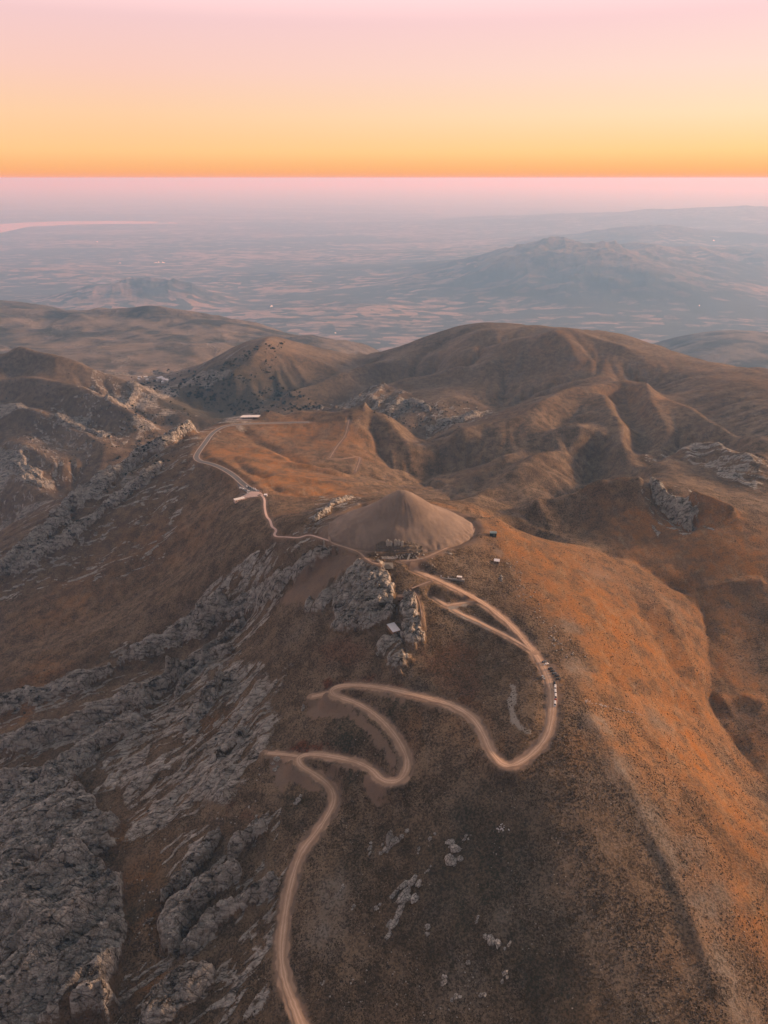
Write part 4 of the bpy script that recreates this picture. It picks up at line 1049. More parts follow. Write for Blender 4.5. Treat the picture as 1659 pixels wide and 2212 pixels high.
# viewing wall with boards beside the track
a_, c_ = G(950, 1248), G(1004, 1257)
d_ = c_ - a_; L_ = d_.xy.length; rz_ = math.atan2(d_.y, d_.x)
b = B(); b.box(L_ / 2, 0, -1.6, L_, .7, 2.4, bev=.04); b.box(L_ / 2, 1.7, -1.6, L_ * .95, 2.6, 2.2)
o = b.out('retaining_wall', CONC); o.location = (a_.x, a_.y, (gz(a_.x, a_.y) + gz(c_.x, c_.y)) / 2 + .4); o.rotation_euler.z = rz_
tag(o, 'long low grey retaining wall beside the dirt track below the terrace', 'wall')
for f_, lb in ((.05, 'white upright board at the left end of the grey wall'), (.34, 'white upright board near the middle of the grey wall')):
    t = empty('information_board', (a_.x + d_.x * f_, a_.y + d_.y * f_, o.location.z + .75), rz_, lb, 'sign', 'white boards along the wall')
    b = B(); b.box(0, .4, .9, 1.3, .1, 1.7, bev=.02); b.out('panel', WHITE, t)
    for s_ in (-.5, .5): b = B(); b.box(s_, .5, 0, .1, .1, 2.4); b.out('post', CONC, t)
hut('ticket_cabin', (a_.x + d_.x * .79, a_.y + d_.y * .79 + 2.2, o.location.z + .5), rz_, 5.2, 3.0, 2.5, simple('cabin_side', (.30, .25, .23), (.40, .34, .31), .8), WHITE, 'white topped box cabin at the right end of the grey wall', 'cabin', slope=.05, ov=.1, door=False)
# visitor building on the far ridge
p = G(547, 906); t = empty('visitor_building', (p.x, p.y + 14, gz(p.x, p.y + 14) - .3), R(3), 'long white flat-roofed visitor building on the far ridge top', 'building')
GLS = simple('dark_window_glass', (.03, .035, .04), (.05, .055, .06), 1.0, 0.15, 0.5)
b = B(); b.box(-4, 2, -2, 46, 12, 5.2, bev=.1); b.out('wall', CONC, t)
for k in range(8):
    b = B(); b.box(-23 + k * 5.4, -4.06, .9, 3.4, .2, 1.5); b.out('window', GLS, t)
b = B(); b.poly([(-31, -6), (-6, -7.5), (22, -5.5), (20, 9.5), (-26, 10)], 3.25, .5); b.poly([(-12, -9.5), (8, -10.5), (14, 4), (-6, 5)], 4.6, .45); b.out('roof', WHITE, t)
for x in (-29, -18, -9, 4, 12, 20): b = B(); b.box(x, -5.6, -1, .4, .4, 4.3); b.out('column', CONC, t)
b = B(); b.box(-4, -9, -1.4, 66, 12, 1.7); b.out('forecourt', simple('forecourt_stone', (.42, .32, .27), (.5, .39, .33), .2), t)
# low building and kiosk by the car park
p = G(517, 1081); t = empty('low_building', (p.x, p.y, gz(p.x, p.y)), R(32), 'low pink-white building at the left corner of the car park', 'building')
b = B(); b.box(0, 0, -2, 15, 6.5, 5, bev=.05); b.out('wall', simple('pink_plaster', (.52, .38, .34), (.6, .46, .42), .4), t)
b = B(); b.box(0, 0, 3.02, 15.8, 7.3, .3); b.out('roof', WHITE, t)
for k in range(4): b = B(); b.box(-5.4 + k * 3.6, -3.3, .8, 1.5, .15, 1.3); b.out('window', GLS, t)
p = G(574, 1072); hut('ticket_kiosk', (p.x, p.y, gz(p.x, p.y)), 0, 4.2, 3.8, 2.9, WHITE, TINW, 'small white kiosk beside the start of the pale stone path', 'kiosk', slope=.2)
p = G(563, 1065); t = empty('entrance_sign', (p.x, p.y, gz(p.x, p.y)), .2, 'pale upright sign where the stone path leaves the car park', 'sign')
b = B(); b.box(0, 0, 1.4, 3.4, .25, 2.6, bev=.03); b.out('panel', STONE, t)
for s_ in (-1.3, 1.3): b = B(); b.box(s_, .2, -.3, .25, .25, 3.6); b.out('post', CONC, t)
fp_ = cast(HF, [521, 541, 562, 569, 556, 540, 526, 512], [1073, 1062, 1063, 1069, 1073, 1074, 1080, 1084])
for c in fp_: c[2] = gz(c[0], c[1])
b = B(); zt = max(c[2] for c in fp_) + .25
vs = [b.bm.verts.new((c[0], c[1], c[2] + .45)) for c in fp_]; vb = [b.bm.verts.new((c[0], c[1], c[2] - 2)) for c in fp_]
b.bm.faces.new(vs)
for i in range(len(vs)): b.bm.faces.new((vs[i], vs[(i + 1) % 8], vb[(i + 1) % 8], vb[i]))
o = b.out('forecourt_paving', STONE); o['kind'] = 'structure'
# asphalt car park
cpk = cast(HF, [508, 516, 529, 541, 556, 562, 549, 530, 515], [1030, 1034, 1045, 1052, 1058, 1063, 1066, 1063, 1051])
b = B(); zc = [gz(c[0], c[1]) for c in cpk]
for c, z in zip(cpk, zc): c[2] = z
vs = [b.bm.verts.new((c[0], c[1], c[2] + .75)) for c in cpk]; vb = [b.bm.verts.new((c[0], c[1], c[2] - 2)) for c in cpk]; b.bm.faces.new(vs)
for i in range(len(vs)): b.bm.faces.new((vs[i], vs[(i + 1) % len(vs)], vb[(i + 1) % len(vs)], vb[i]))
bmesh.ops.triangulate(b.bm, faces=b.bm.faces)
o = b.out('car_park', ASPH); o['kind'] = 'structure'
PK = np.array([[c[0], c[1], c[2] + .75] for c in cpk])

# ------------------------------------------------------------------ vehicles
GLASS = simple('car_window_glass', (.012, .014, .016), (.02, .022, .025), 1.0, 0.08, 0.6)
TYRE = simple('tyre_rubber', (.018, .018, .018), (.028, .026, .025), 3.0, 0.8)
RIM = simple('wheel_rim_metal', (.35, .35, .36), (.45, .45, .46), 3.0, 0.3, 0.5, metal=0.7)
LAMPM = simple('headlight_lens', (.65, .65, .62), (.75, .75, .72), 3.0, 0.1, 0.6)
TAILM = simple('tail_light_lens', (.35, .02, .015), (.45, .03, .02), 3.0, 0.2, 0.5)
def wheel(parent, x, y, r=.34, wd_=.24):
    b = B(); b.cyl((x, y - wd_ / 2, r), (x, y + wd_ / 2, r), r, n=18); w_ = b.out('wheel', TYRE, parent)
    s_ = 1 if y > 0 else -1
    b = B(); b.cyl((x, y + s_ * (wd_ / 2 - .02), r), (x, y + s_ * (wd_ / 2 + .015), r), r * .62, n=14); b.out('rim', RIM, w_)
def car(kind, paint):
    t = empty({'car': 'parked_car', 'suv': 'parked_suv', 'van': 'parked_minibus'}[kind], (0, 0, 0))
    Lh, W_, gr = {'car': (2.25, .89, .22), 'suv': (2.3, .93, .28), 'van': (2.75, .98, .25)}[kind]
    # side profile of the body up to the window line
    prof = {'car': [(-Lh, .5), (-Lh + .05, .88), (-Lh + .5, .95), (-1.1, .98), (1.0, .93), (1.9, .80), (Lh - .03, .62), (Lh, .45)],
            'suv': [(-Lh, .55), (-Lh + .04, 1.05), (-1.9, 1.1), (-1.0, 1.1), (.95, 1.06), (2.0, .98), (Lh - .03, .75), (Lh, .5)],
            'van': [(-Lh, .5), (-Lh + .03, 1.2), (-2.2, 1.22), (0, 1.22), (1.6, 1.18), (2.35, .98), (Lh - .03, .7), (Lh, .45)]}[kind]
    b = B(); rings = []
    for x, z in prof:
        e = 1 - .10 * max(0, (abs(x) / Lh - .72) / .28) ** 2
        w = W_ * e
        rings.append([(x, -w * .94, gr), (x, w * .94, gr), (x, w, gr + .22), (x, w * .99, z - .12), (x, w * .9, z), (x, -w * .9, z), (x, -w * .99, z - .12), (x, -w, gr + .22)])
    b.loft(rings); body = b.out('body', paint, t, False)
    top, x0, x1, x2, x3 = {'car': (1.44, -1.75, -1.15, .25, 1.05), 'suv': (1.78, -2.15, -1.85, .25, 1.0), 'van': (2.15, -2.68, -2.55, 1.2, 2.0)}[kind]
    zb = {'car': .94, 'suv': 1.07, 'van': 1.19}[kind]
    def rg(xa, xb, z, w): return [(xa, -w, z), (xb, -w, z), (xb, w, z), (xa, w, z)]
    b = B(); b.loft([rg(x0, x3, zb - .03, W_ * .90), rg(x1, x2, top - .06, W_ * .76)]); b.out('windows', GLASS, t)
    b = B(); b.loft([rg(x1 - .03, x2 + .03, top - .06, W_ * .775), rg(x1 + .02, x2 - .03, top + .01, W_ * .72)])
    for s_ in (-1, 1):
        for (xa, xb) in ((x0, x1), (x3, x2)):
            b.cyl((xa, s_ * W_ * .9, zb - .03), (xb, s_ * W_ * .765, top - .04), .05, n=6)
        xm = (x1 + x2) / 2 - .1; b.cyl((xm, s_ * W_ * .905, zb), (xm, s_ * W_ * .765, top - .04), .05, n=6)
    b.out('roof', paint, t)
    wb = Lh * .62
    for x in (-wb, wb):
        for y in (-W_ * .88, W_ * .88): wheel(t, x, y)
    for s_ in (-1, 1):
        b = B(); b.box(Lh - .05, s_ * W_ * .66, .6, .12, .34, .14, bev=.03); b.out('headlight', LAMPM, t)
        b = B(); b.box(-Lh + .03, s_ * W_ * .7, .72, .1, .26, .2, bev=.03); b.out('tail_light', TAILM, t)
    return t
def paintm(n, c): return simple(n, c, tuple(x * 1.05 for x in c), 1.0, 0.25, 0.5)
PW = paintm('white_car_paint', (.75, .73, .72)); PB = paintm('black_car_paint', (.015, .016, .018)); PG = paintm('grey_car_paint', (.10, .105, .11)); PR = paintm('red_car_paint', (.30, .03, .02)); PS = paintm('silver_car_paint', (.40, .41, .42))
PROTO = {}
def put_car(kind, col, x, y, z, rz, label, group, roll=None):
    key = (kind, col.name)
    if key not in PROTO: o = PROTO[key] = car(kind, col)
    else: o = copy_tree(PROTO[key])
    n_ = Vector((gz(x - 1.5, y) - gz(x + 1.5, y), gz(x, y - 1.5) - gz(x, y + 1.5), 3.0)).normalized() if z is None else Vector((0, 0, 1))
    zz = gz(x, y) if z is None else z
    q = Vector((0, 0, 1)).rotation_difference(n_) @ Matrix.Rotation(rz, 3, 'Z').to_quaternion()
    o.rotation_euler = q.to_euler(); o.location = (x, y, zz + .12)
    tag(o, label, 'minibus' if kind == 'van' else 'car', group); return o
def seg_car(kind, col, u0, v0, u1, v1, label, group):
    a, c = G(u0, v0), G(u1, v1); m = (a + c) / 2; put_car(kind, col, m.x, m.y, None, math.atan2(c.y - a.y, c.x - a.x), label, group)
Z2 = lambda x, y: (1040.7 + x * .1818, 1372.5 + y * .1818)
def zc_(kind, col, x0, y0, x1, y1, label, group): seg_car(kind, col, *Z2(x0, y0), *Z2(x1, y1), label, group)
gA = 'vehicles parked at the top of the dirt road'
zc_('suv', PG, 712, 332, 768, 312, 'dark car beside the white car at the top of the dirt road', gA); zc_('car', PW, 738, 356, 792, 336, 'white car parked at the upper end of the dirt parking area', gA)
zc_('suv', PB, 788, 412, 842, 392, 'black car at the upper end of the slanting row of dark cars', gA); zc_('car', PB, 808, 438, 872, 418, 'black low car, second in the slanting row of dark cars', gA)
zc_('suv', PG, 832, 468, 888, 450, 'dark grey car in the middle of the slanting row of dark cars', gA); zc_('suv', PB, 862, 498, 922, 480, 'black car, fourth in the slanting row of dark cars', gA); zc_('car', PB, 880, 532, 938, 514, 'black car at the lower end of the slanting row of dark cars', gA)
zc_('car', PS, 720, 490, 742, 518, 'silver car parked alone on the left edge of the dirt road', gA)
zc_('suv', PB, 860, 566, 864, 602, 'small black vehicle at the head of the roadside line of white vehicles', gA)
zc_('van', PW, 872, 612, 870, 646, 'first white minibus in the roadside line, just behind the black vehicle', gA); zc_('van', PW, 872, 664, 874, 700, 'second white minibus from the top of the roadside line', gA)
zc_('van', PW, 876, 716, 876, 750, 'third white minibus from the top, in front of the red car', gA); zc_('car', PR, 876, 762, 874, 790, 'red car between two white minibuses in the roadside line', gA)
zc_('van', PW, 870, 802, 868, 838, 'white minibus at the lower end of the roadside line', gA)
seg_car('car', PW, 715.5, 1497, 721.5, 1491, 'white car driving round the upper hairpin bend of the dirt road', 'vehicles on the dirt road')
# far car park
Z6 = lambda x, y: (482.6 + x * .07272, 1033 + y * .07272)
rowA = [(700, 262), (745, 290), (800, 312), (850, 330), (905, 345), (950, 352), (985, 385), (1040, 408)]; rowB = [(520, 322), (570, 325), (615, 350), (655, 368), (705, 385), (740, 405), (700, 440), (735, 458)]
rest = [(615, 500), (665, 525)]
cn = ['first', 'second', 'third', 'fourth', 'fifth', 'sixth', 'seventh', 'eighth']
for k, (x, y) in enumerate(rowA):
    p = G(*Z6(x, y)); j = int(np.argmin((PK[:, 0] - p.x) ** 2 + (PK[:, 1] - p.y) ** 2))
    put_car('suv' if k % 3 else 'car', [PW, PB, PG, PS, PW, PW, PW, PS][k], p.x, p.y, gz(p.x, p.y) + .62, R(-70), ['white', 'black', 'grey', 'silver', 'white', 'white', 'white', 'silver'][k] + ' car, ' + cn[k] + ' from the far end of the right row in the asphalt car park', 'cars in the asphalt car park')
for k, (x, y) in enumerate(rowB):
    p = G(*Z6(x, y)); put_car('van' if k in (0, 3) else 'car', [PW, PW, PW, PS, PG, PW, PB, PW][k], p.x, p.y, gz(p.x, p.y) + .62, R(15), ['white', 'white', 'white', 'silver', 'grey', 'white', 'black', 'white'][k] + (' minibus, ' if k in (0, 3) else ' car, ') + cn[k] + ' from the far end of the left row in the asphalt car park', 'cars in the asphalt car park')
for k, (x, y) in enumerate(rest):
    p = G(*Z6(x, y)); put_car(['suv', 'car'][k], [PB, PW][k], p.x, p.y, gz(p.x, p.y) + .1, R(20), ['black car parked beside the low pink-white building', 'white car parked next to the black one near the low building'][k], 'cars by the low building')

# ------------------------------------------------------------------ people
SKIN = simple('skin', (.42, .26, .19), (.5, .32, .24), 3.0)
def person(top, trou, stride=.18, arm=.25):
    J = {'pel': (0, 0, .95), 'wst': (0, 0, 1.1), 'cst': (0, 0, 1.33), 'nk': (0, 0, 1.5), 'hd': (0, -.02, 1.6), 'ht': (0, -.01, 1.74)}
    ed = [('pel', 'wst'), ('wst', 'cst'), ('cst', 'nk'), ('nk', 'hd'), ('hd', 'ht')]; rad = {'pel': .15, 'wst': .13, 'cst': .16, 'nk': .06, 'hd': .10, 'ht': .085}
    for s_, k in ((-1, 'l'), (1, 'r')):
        st = s_ * stride
        J.update({k + 'h': (s_ * .1, 0, .9), k + 'k': (s_ * .11, -st * .6 - .02, .5), k + 'a': (s_ * .11, -st, .09), k + 't': (s_ * .12, -st - .17, .04), k + 's': (s_ * .19, 0, 1.42), k + 'e': (s_ * .26, st * .5, 1.13), k + 'w': (s_ * .26, st - arm * .4, .9), k + 'f': (s_ * .25, st - arm * .5, .8)})
        rad.update({k + 'h': .10, k + 'k': .065, k + 'a': .045, k + 't': .035, k + 's': .065, k + 'e': .045, k + 'w': .03, k + 'f': .035})
        ed += [('pel', k + 'h'), (k + 'h', k + 'k'), (k + 'k', k + 'a'), (k + 'a', k + 't'), ('cst', k + 's'), (k + 's', k + 'e'), (k + 'e', k + 'w'), (k + 'w', k + 'f')]
    nm = list(J); me = bpy.data.meshes.new('tmp'); me.from_pydata([J[n] for n in nm], [(nm.index(a), nm.index(b)) for a, b in ed], [])
    o = bpy.data.objects.new('tmp', me); C.objects.link(o)
    md = o.modifiers.new('s', 'SKIN')
    for i, n in enumerate(nm): me.skin_vertices[0].data[i].radius = (rad[n], rad[n]); me.skin_vertices[0].data[i].use_root = (n == 'pel')
    sb = o.modifiers.new('u', 'SUBSURF'); sb.levels = 1; sb.render_levels = 1
    dg = bpy.context.evaluated_depsgraph_get(); m2 = bpy.data.meshes.new_from_object(o.evaluated_get(dg)); bpy.data.objects.remove(o)
    m2.materials.clear(); [m2.materials.append(q) for q in (trou, top, SKIN)]
    for f in m2.polygons:
        z = f.center.z; x = abs(f.center.x); f.material_index = 2 if (z > 1.49 or (x > .2 and z < .9)) else 1 if z > .93 else 0; f.use_smooth = True
    r_ = bpy.data.objects.new('person', m2); C.objects.link(r_)
    b = B(); b.ball((0, .01, 1.69), .112, (1, 1.05, .85), 2)
    hr = b.out('hair', simple('dark_hair', (.02, .014, .01), (.03, .02, .015), 4), r_, True)
    return r_
CLR = {'black': (.02, .02, .022), 'red': (.32, .04, .03), 'white': (.7, .68, .66), 'blue': (.05, .09, .2), 'grey': (.15, .15, .155), 'tan': (.33, .23, .14), 'orange': (.5, .2, .05)}
CM = {k: simple(k + '_cloth', v, tuple(x * 1.1 for x in v), 3.0) for k, v in CLR.items()}
PP = [(782, 1487.5, 'black', 'black', 0.4, 'person in dark clothes standing alone on the dirt road right of the white car'), (1163.5, 1436, 'red', 'grey', 1.2, 'person in a red top standing left of the two upper parked cars'), (1166.5, 1436.5, 'white', 'black', -2, 'person in a white top standing beside the one in red near the parked cars'),
      (1192, 1491, 'black', 'grey', 2.0, 'person in black standing in the road beside the first white minibus'), (1194.5, 1494, 'grey', 'black', -.5, 'person in grey standing in the road beside the second white minibus'), (1129, 1382, 'blue', 'black', .3, 'person in blue walking on the track above the parked cars'),
      (1140, 1393, 'black', 'tan', .5, 'person in a black top on the track where the two branches meet'), (1022, 1142, 'blue', 'grey', .6, 'person in blue standing at the right foot of the mound'), (1024.5, 1141, 'red', 'black', -.6, 'person in red at the right foot of the mound'), (1033, 1152, 'black', 'black', 1.9, 'person in black standing on the path near the green cabin'),
      (854, 1208, 'grey', 'black', .2, 'person in grey at the left of the group on the paved terrace'), (857, 1209, 'red', 'black', 1.2, 'person in red among the group on the paved terrace'), (860, 1208, 'black', 'black', 2.3, 'person in all black among the group on the paved terrace'), (864, 1209.5, 'white', 'grey', -1, 'person in white at the right of the group on the paved terrace'), (867, 1211, 'blue', 'black', 0, 'person in blue where the path meets the paved terrace'),
      (844, 1210, 'tan', 'grey', .7, 'person in tan standing in the middle of the paved terrace'), (830, 1216, 'orange', 'black', 1.1, 'person in orange standing on the stepped altar'), (838, 1217, 'black', 'grey', 2.1, 'person in a dark top standing on the stepped altar'), (564, 1069, 'black', 'grey', 1, 'person in a dark top by the pale sign at the car park')]
for u, v, a, c, rz, lb in PP:
    p = G(u, v); o = person(CM[a], CM[c], .12 + .1 * rnd.random()); o.location = (p.x, p.y, p.z + (2.5 if 'altar' in lb and 'stepped' in lb else .3 if 'terrace' in lb and 'paved' in lb else .05)); o.rotation_euler.z = rz; tag(o, lb, 'person', 'visitors on the mountain')

# ------------------------------------------------------------------ power poles
PLS = [(335, 1103, 'left-hand wooden power pole of the pair below the paved road'), (388, 1092, 'right-hand wooden power pole of the pair below the paved road'), (251, 1206, 'lone wooden power pole low on the grassy left flank'), (505, 1082, 'wooden power pole beside the low pink-white building'), (387, 1500, None)]
for u, v, lb in PLS:
    if not lb: continue
    p = G(u, v); t = empty('power_pole', p, rnd.random(), lb, 'pole', 'power poles on the left flank')
    b = B(); b.cyl((0, 0, -.5), (0, 0, 10.5), .22, .14, 8); b.out('pole', WOOD, t); b = B(); b.box(0, 0, 9.6, 2.4, .18, .2); ca = b.out('crossarm', WOOD, t)
    for x in (-1.05, 0, 1.05): b = B(); b.cyl((x, 0, 9.8), (x, 0, 10.15), .07, .05, 8); b.out('insulator', CONC, ca)

# ------------------------------------------------------------------ rocks
print('rocks')
rk = MB_('outcrop_rock', 0.9, 0.15)
a1 = rk.noise(0.35, 5, 0.65); a2 = rk.noise(2.2, 3, 0.6); c1 = rk.vor(0.42); c2 = rk.vor(1.3)
rcol = rk.mix(rk.rng(a1, .35, .65), K(.30, .28, .255), K(.56, .53, .49)); rcol = rk.mix(rk.rng(a2, .5, .7, 0, .4), rcol, K(.22, .19, .155))
rcol = rk.mix(rk.rng(c1, .10, 0, 0, .9), rcol, K(.035, .03, .027)); rk.color(rcol)
rk.bump(rk.math('ADD', rk.rng(c1, 0, .2), rk.math('MULTIPLY', rk.rng(c2, 0, .15), .4)), 0.7, 0.6)
def ico(sub):
    bm = bmesh.new(); bmesh.ops.create_icosphere(bm, subdivisions=sub, radius=1.0)
    v = np.array([q.co[:] for q in bm.verts]); f = np.array([[w_.index for w_ in fc.verts] for fc in bm.faces]); bm.free(); return v, f
IC4, IF4 = ico(4); IC3, IF3 = ico(3); IC1, IF1 = ico(1); IC2, IF2 = ico(2)
def rock_shape(seed, sx, sy, sz, V=IC4, amp=.25):
    """angular, facetted boulder: a sphere cut by random planes, then roughened"""
    r = np.random.default_rng(seed); v = V.copy()
    for _ in range(26):
        n = r.normal(size=3); n /= np.linalg.norm(n); d = r.uniform(.5, .92); s = v @ n; m = s > d; v[m] -= np.outer(s[m] - d, n) * .9
    k = fbm(v[:, 0] * 2.2 + seed, v[:, 1] * 2.2 + v[:, 2] * 1.7, seed, 4)
    v = v * (1 + amp * .35 * k)[:, None]
    st = ridged(v[:, 0] * 1.0 + seed, v[:, 1] * 3.2 + v[:, 2], seed + 3, 3)
    v[:, 2] += .12 * st; v[:, 1] += .05 * st; v[:, 0] += .12 * fbm(v[:, 1] * 3 + seed, v[:, 2] * 3, seed + 8, 2)
    return v * np.array([sx, sy, sz])
def outcrop(u, v, pieces, ang, label, group=None, name='rock_outcrop', cat='rock outcrop'):
    """one mass of rock made of several blocks grown together"""
    c = G(u, v); vs, fs, n = [], [], 0; ca, sa = math.cos(ang), math.sin(ang)
    for k, (dx, dy, sx, sy, sz) in enumerate(pieces):
        big_ = 1.35 if v > 1790 and u > 700 else 1.0
        dx, dy, sx, sy, sz = dx * big_, dy * big_, sx * big_, sy * big_ * 1.05, sz * big_ * 1.1
        w_ = rock_shape(int(u * 7 + v * 3 + k * 11) % 9973, sx, sy, sz)
        a = ang + rnd.uniform(-.25, .25); x = w_[:, 0] * math.cos(a) - w_[:, 1] * math.sin(a); y = w_[:, 0] * math.sin(a) + w_[:, 1] * math.cos(a)
        ox, oy = dx * ca - dy * sa, dx * sa + dy * ca
        zg = gz(c.x + ox, c.y + oy) - c.z
        vs.append(np.c_[x + ox, y + oy, w_[:, 2] + zg - sz * .12]); fs.append(IF4 + n); n += len(w_)
    o = raw_mesh(name, np.concatenate(vs), np.concatenate(fs), [rk.m], False); o.location = c
    tag(o, label, cat, group); return o
outcrop(852, 1818, [(0, 0, 4.6, 3.2, 3.4), (-5, -1, 3.2, 2.2, 1.8), (4.5, .3, 2.2, 1.6, 1.8), (8.5, 1.5, 2.0, 1.5, 1.2), (-8.5, -1.8, 2.2, 1.5, 1.2)], R(20), 'pale pointed rock outcrop right of the lowest stretch of dirt road')
outcrop(975, 1858, [(0, 0, 5.0, 4.2, 3.0), (3.5, 4, 4.4, 3.2, 2.4), (1.5, 8.5, 3.2, 2.4, 1.8), (4.5, -1.0, 2.4, 2.2, 2.0)], R(10), 'rounded pale rock outcrop standing apart on the right of the long ragged one')
outcrop(878, 1935, [(0, 0, 7.5, 2.8, 2.8), (7, 1.5, 5.5, 2.4, 2.6), (3.5, 4.2, 5, 1.8, 2.0), (-6.5, -1.0, 6.0, 2.5, 2.4), (-13, -2.2, 5.5, 2.0, 1.8), (1.5, -4.6, 4.2, 2.4, 2.2), (-19, -3, 4.5, 1.6, 1.5), (8, -2.6, 3.6, 1.8, 2.0), (-2, 6.2, 4.2, 1.6, 1.6)], R(52), 'long ragged pale rock outcrop slanting down the foreground slope')
outcrop(925, 2002, [(0, 0, 2.4, 1.8, 1.5), (-2.4, -2, 1.8, 1.4, 1.1)], R(40), 'small knobbly rock below right of the long ragged outcrop')
outcrop(1062, 2030, [(0, 0, 3.4, 2.3, 1.9), (-1, -3.2, 3.0, 2.0, 1.6), (1.2, 3.2, 2.0, 1.4, 1.1)], R(80), 'ribbed grey rock on the dark scrub slope at bottom centre')
outcrop(1012, 2078, [(0, 0, 1.9, 1.4, 1.5)], R(70), 'single upright grey rock left below the ribbed one')
outcrop(656, 1527, [(0, 0, 3.4, 2.8, 4.0), (-2.2, .6, 2.2, 2.0, 2.6)], R(90), 'dark standing boulder left of the upper hairpin bend')
outcrop(594, 1663, [(0, 0, 3.2, 2.6, 1.6), (3, 1, 2.2, 2, 1.3)], R(30), 'low dark rock beside the lower hairpin pull-off'); outcrop(645, 1728, [(0, 0, 3.6, 2.6, 2.4), (-3, -1, 2.6, 2.0, 1.6), (3, 1.6, 2.2, 1.8, 1.4)], R(30), 'dark jagged rocks just below the lower hairpin bend')
outcrop(600, 1640, [(0, 0, 4.0, 2.8, 1.7), (-4, -1, 3.0, 2.2, 1.4)], R(15), 'dark rock mound above the tip of the lower pull-off')
outcrop(137, 1740, [(0, 0, 6.5, 5.5, 5.5)], R(20), 'big rounded grey boulder on the rocky left slope'); outcrop(170, 1800, [(0, 0, 7.5, 6.0, 6.0), (6, 2, 5, 4, 4)], R(40), 'large dome of grey rock above the dark gully at lower left')
outcrop(870, 1370, [(0, 0, 5, 3.0, 4.2), (3.5, -1.5, 4, 2.6, 3.6), (6, 2, 3, 2.2, 3)], R(100), 'steep pale rocks just right of the white roofed stone hut')
outcrop(900, 1378, [(0, 0, 5, 2.6, 4.4), (-1.5, 3.5, 4, 2.4, 3.4), (3, -2.5, 3, 2, 2.6)], R(95), 'cluster of upright slabs below right of the white roofed hut')
outcrop(822, 1400, [(0, 0, 5.0, 3.4, 2.6), (4, 2.5, 4, 2.6, 2.2), (-4, -1, 3.2, 2.4, 1.8)], R(40), 'rounded grey rocks just below the white roofed stone hut')
outcrop(1082, 1250, [(0, 0, 3.6, 1.8, 1.7), (-3, 2, 3, 1.5, 1.4), (3, -3, 3, 1.5, 1.5)], R(120), 'pale slabs on the ridge below the small shelter')
for u, v in ((800, 1250), (770, 1290), (820, 1290), (835, 1265), (845, 1300), (790, 1320), (815, 1335), (755, 1345), (780, 1345), (735, 1335), (745, 1300)):
    outcrop(u, v, [(0, 0, rnd.uniform(3.5, 5.5), rnd.uniform(2, 3), rnd.uniform(2.4, 3.8)), (rnd.uniform(3, 5), rnd.uniform(-2, 2), rnd.uniform(2.5, 4), rnd.uniform(1.6, 2.5), rnd.uniform(2, 3))], R(50), 'grey slab among the pile of rocks between the terrace and the white roofed hut', 'slabs of the rock pile below the terrace')
for u, v, k in ((930, 1812, 1.6), (905, 1832, 1.2), (800, 1832, 1.8), (842, 1992, 1.5), (812, 1962, 1.4), (765, 1958, 1.3), (1090, 2102, 1.7), (960, 2122, 1.9), (985, 2152, 1.6), (740, 1918, 1.2), (1030, 1990, 1.3), (700, 2120, 1.2), (1100, 2040, 1.3), (1040, 2150, 1.4), (925, 1880, 1.2), (1005, 1812, 1.4)):
    outcrop(u, v, [(0, 0, k * 1.4, k * .8, k * .9), (rnd.uniform(-2, 2) * k, rnd.uniform(-1.2, 1.2) * k, k, k * .6, k * .6), (rnd.uniform(-2, 2) * k, rnd.uniform(-1.2, 1.2) * k, k * .8, k * .6, k * .5)], R(50), 'small ragged grey rock showing through the scrub of the foreground slope', 'small rocks of the foreground slope')
# scattered boulders
BZ = [((1264, 1514, 1400, 1548), 60, 'pale stone in the thin line of stones across the orange slope right of the cars', 'line of pale stones', (.3, .8)),
      ((295, 1900, 340, 2130), 26, 'pale boulder lying in the dark gully beside the big cliff at lower left', 'boulders in the lower left gully', (.6, 1.5)),
      ((1090, 1200, 1240, 1430), 75, 'pale boulder among the stones along the ridge above the parked cars', 'boulders along the ridge above the cars', (.6, 1.5)),
      ((905, 1190, 940, 1225), 12, 'boulder in the stony patch between the ring path and the track', 'boulders right of the terrace', (.6, 1.3)),
      ((1068, 1780, 1092, 1800), 14, 'white stone in the small heap of white stones on the open slope', 'heap of white stones', (.5, 1.1)),
      ((420, 1560, 560, 1780), 30, 'grey boulder on the slabby rock slope left of the hairpins', 'boulders left of the hairpins', (.7, 1.8)),
      ((0, 1560, 240, 1850), 30, 'weathered boulder on the rock ridges at far left', 'boulders on the left rock ridges', (.9, 2.2)),
      ((700, 2080, 1100, 2200), 24, 'low grey boulder on the scrub slope at the bottom of the view', 'boulders at the bottom of the view', (.4, 1.0))]
BPROT = []
for k in range(5):
    v_ = rock_shape(500 + k, 1, rnd.uniform(.6, .85), rnd.uniform(.5, .75), IC3); me_ = raw_mesh('boulder', v_, IF3, [rk.m]).data; BPROT.append(me_)
for o_ in [q for q in C.objects if q.name.startswith('boulder')]: bpy.data.objects.remove(o_)
WST = simple('white_quarried_stone', (.50, .47, .46), (.62, .58, .57), 1.2, bump=.3)
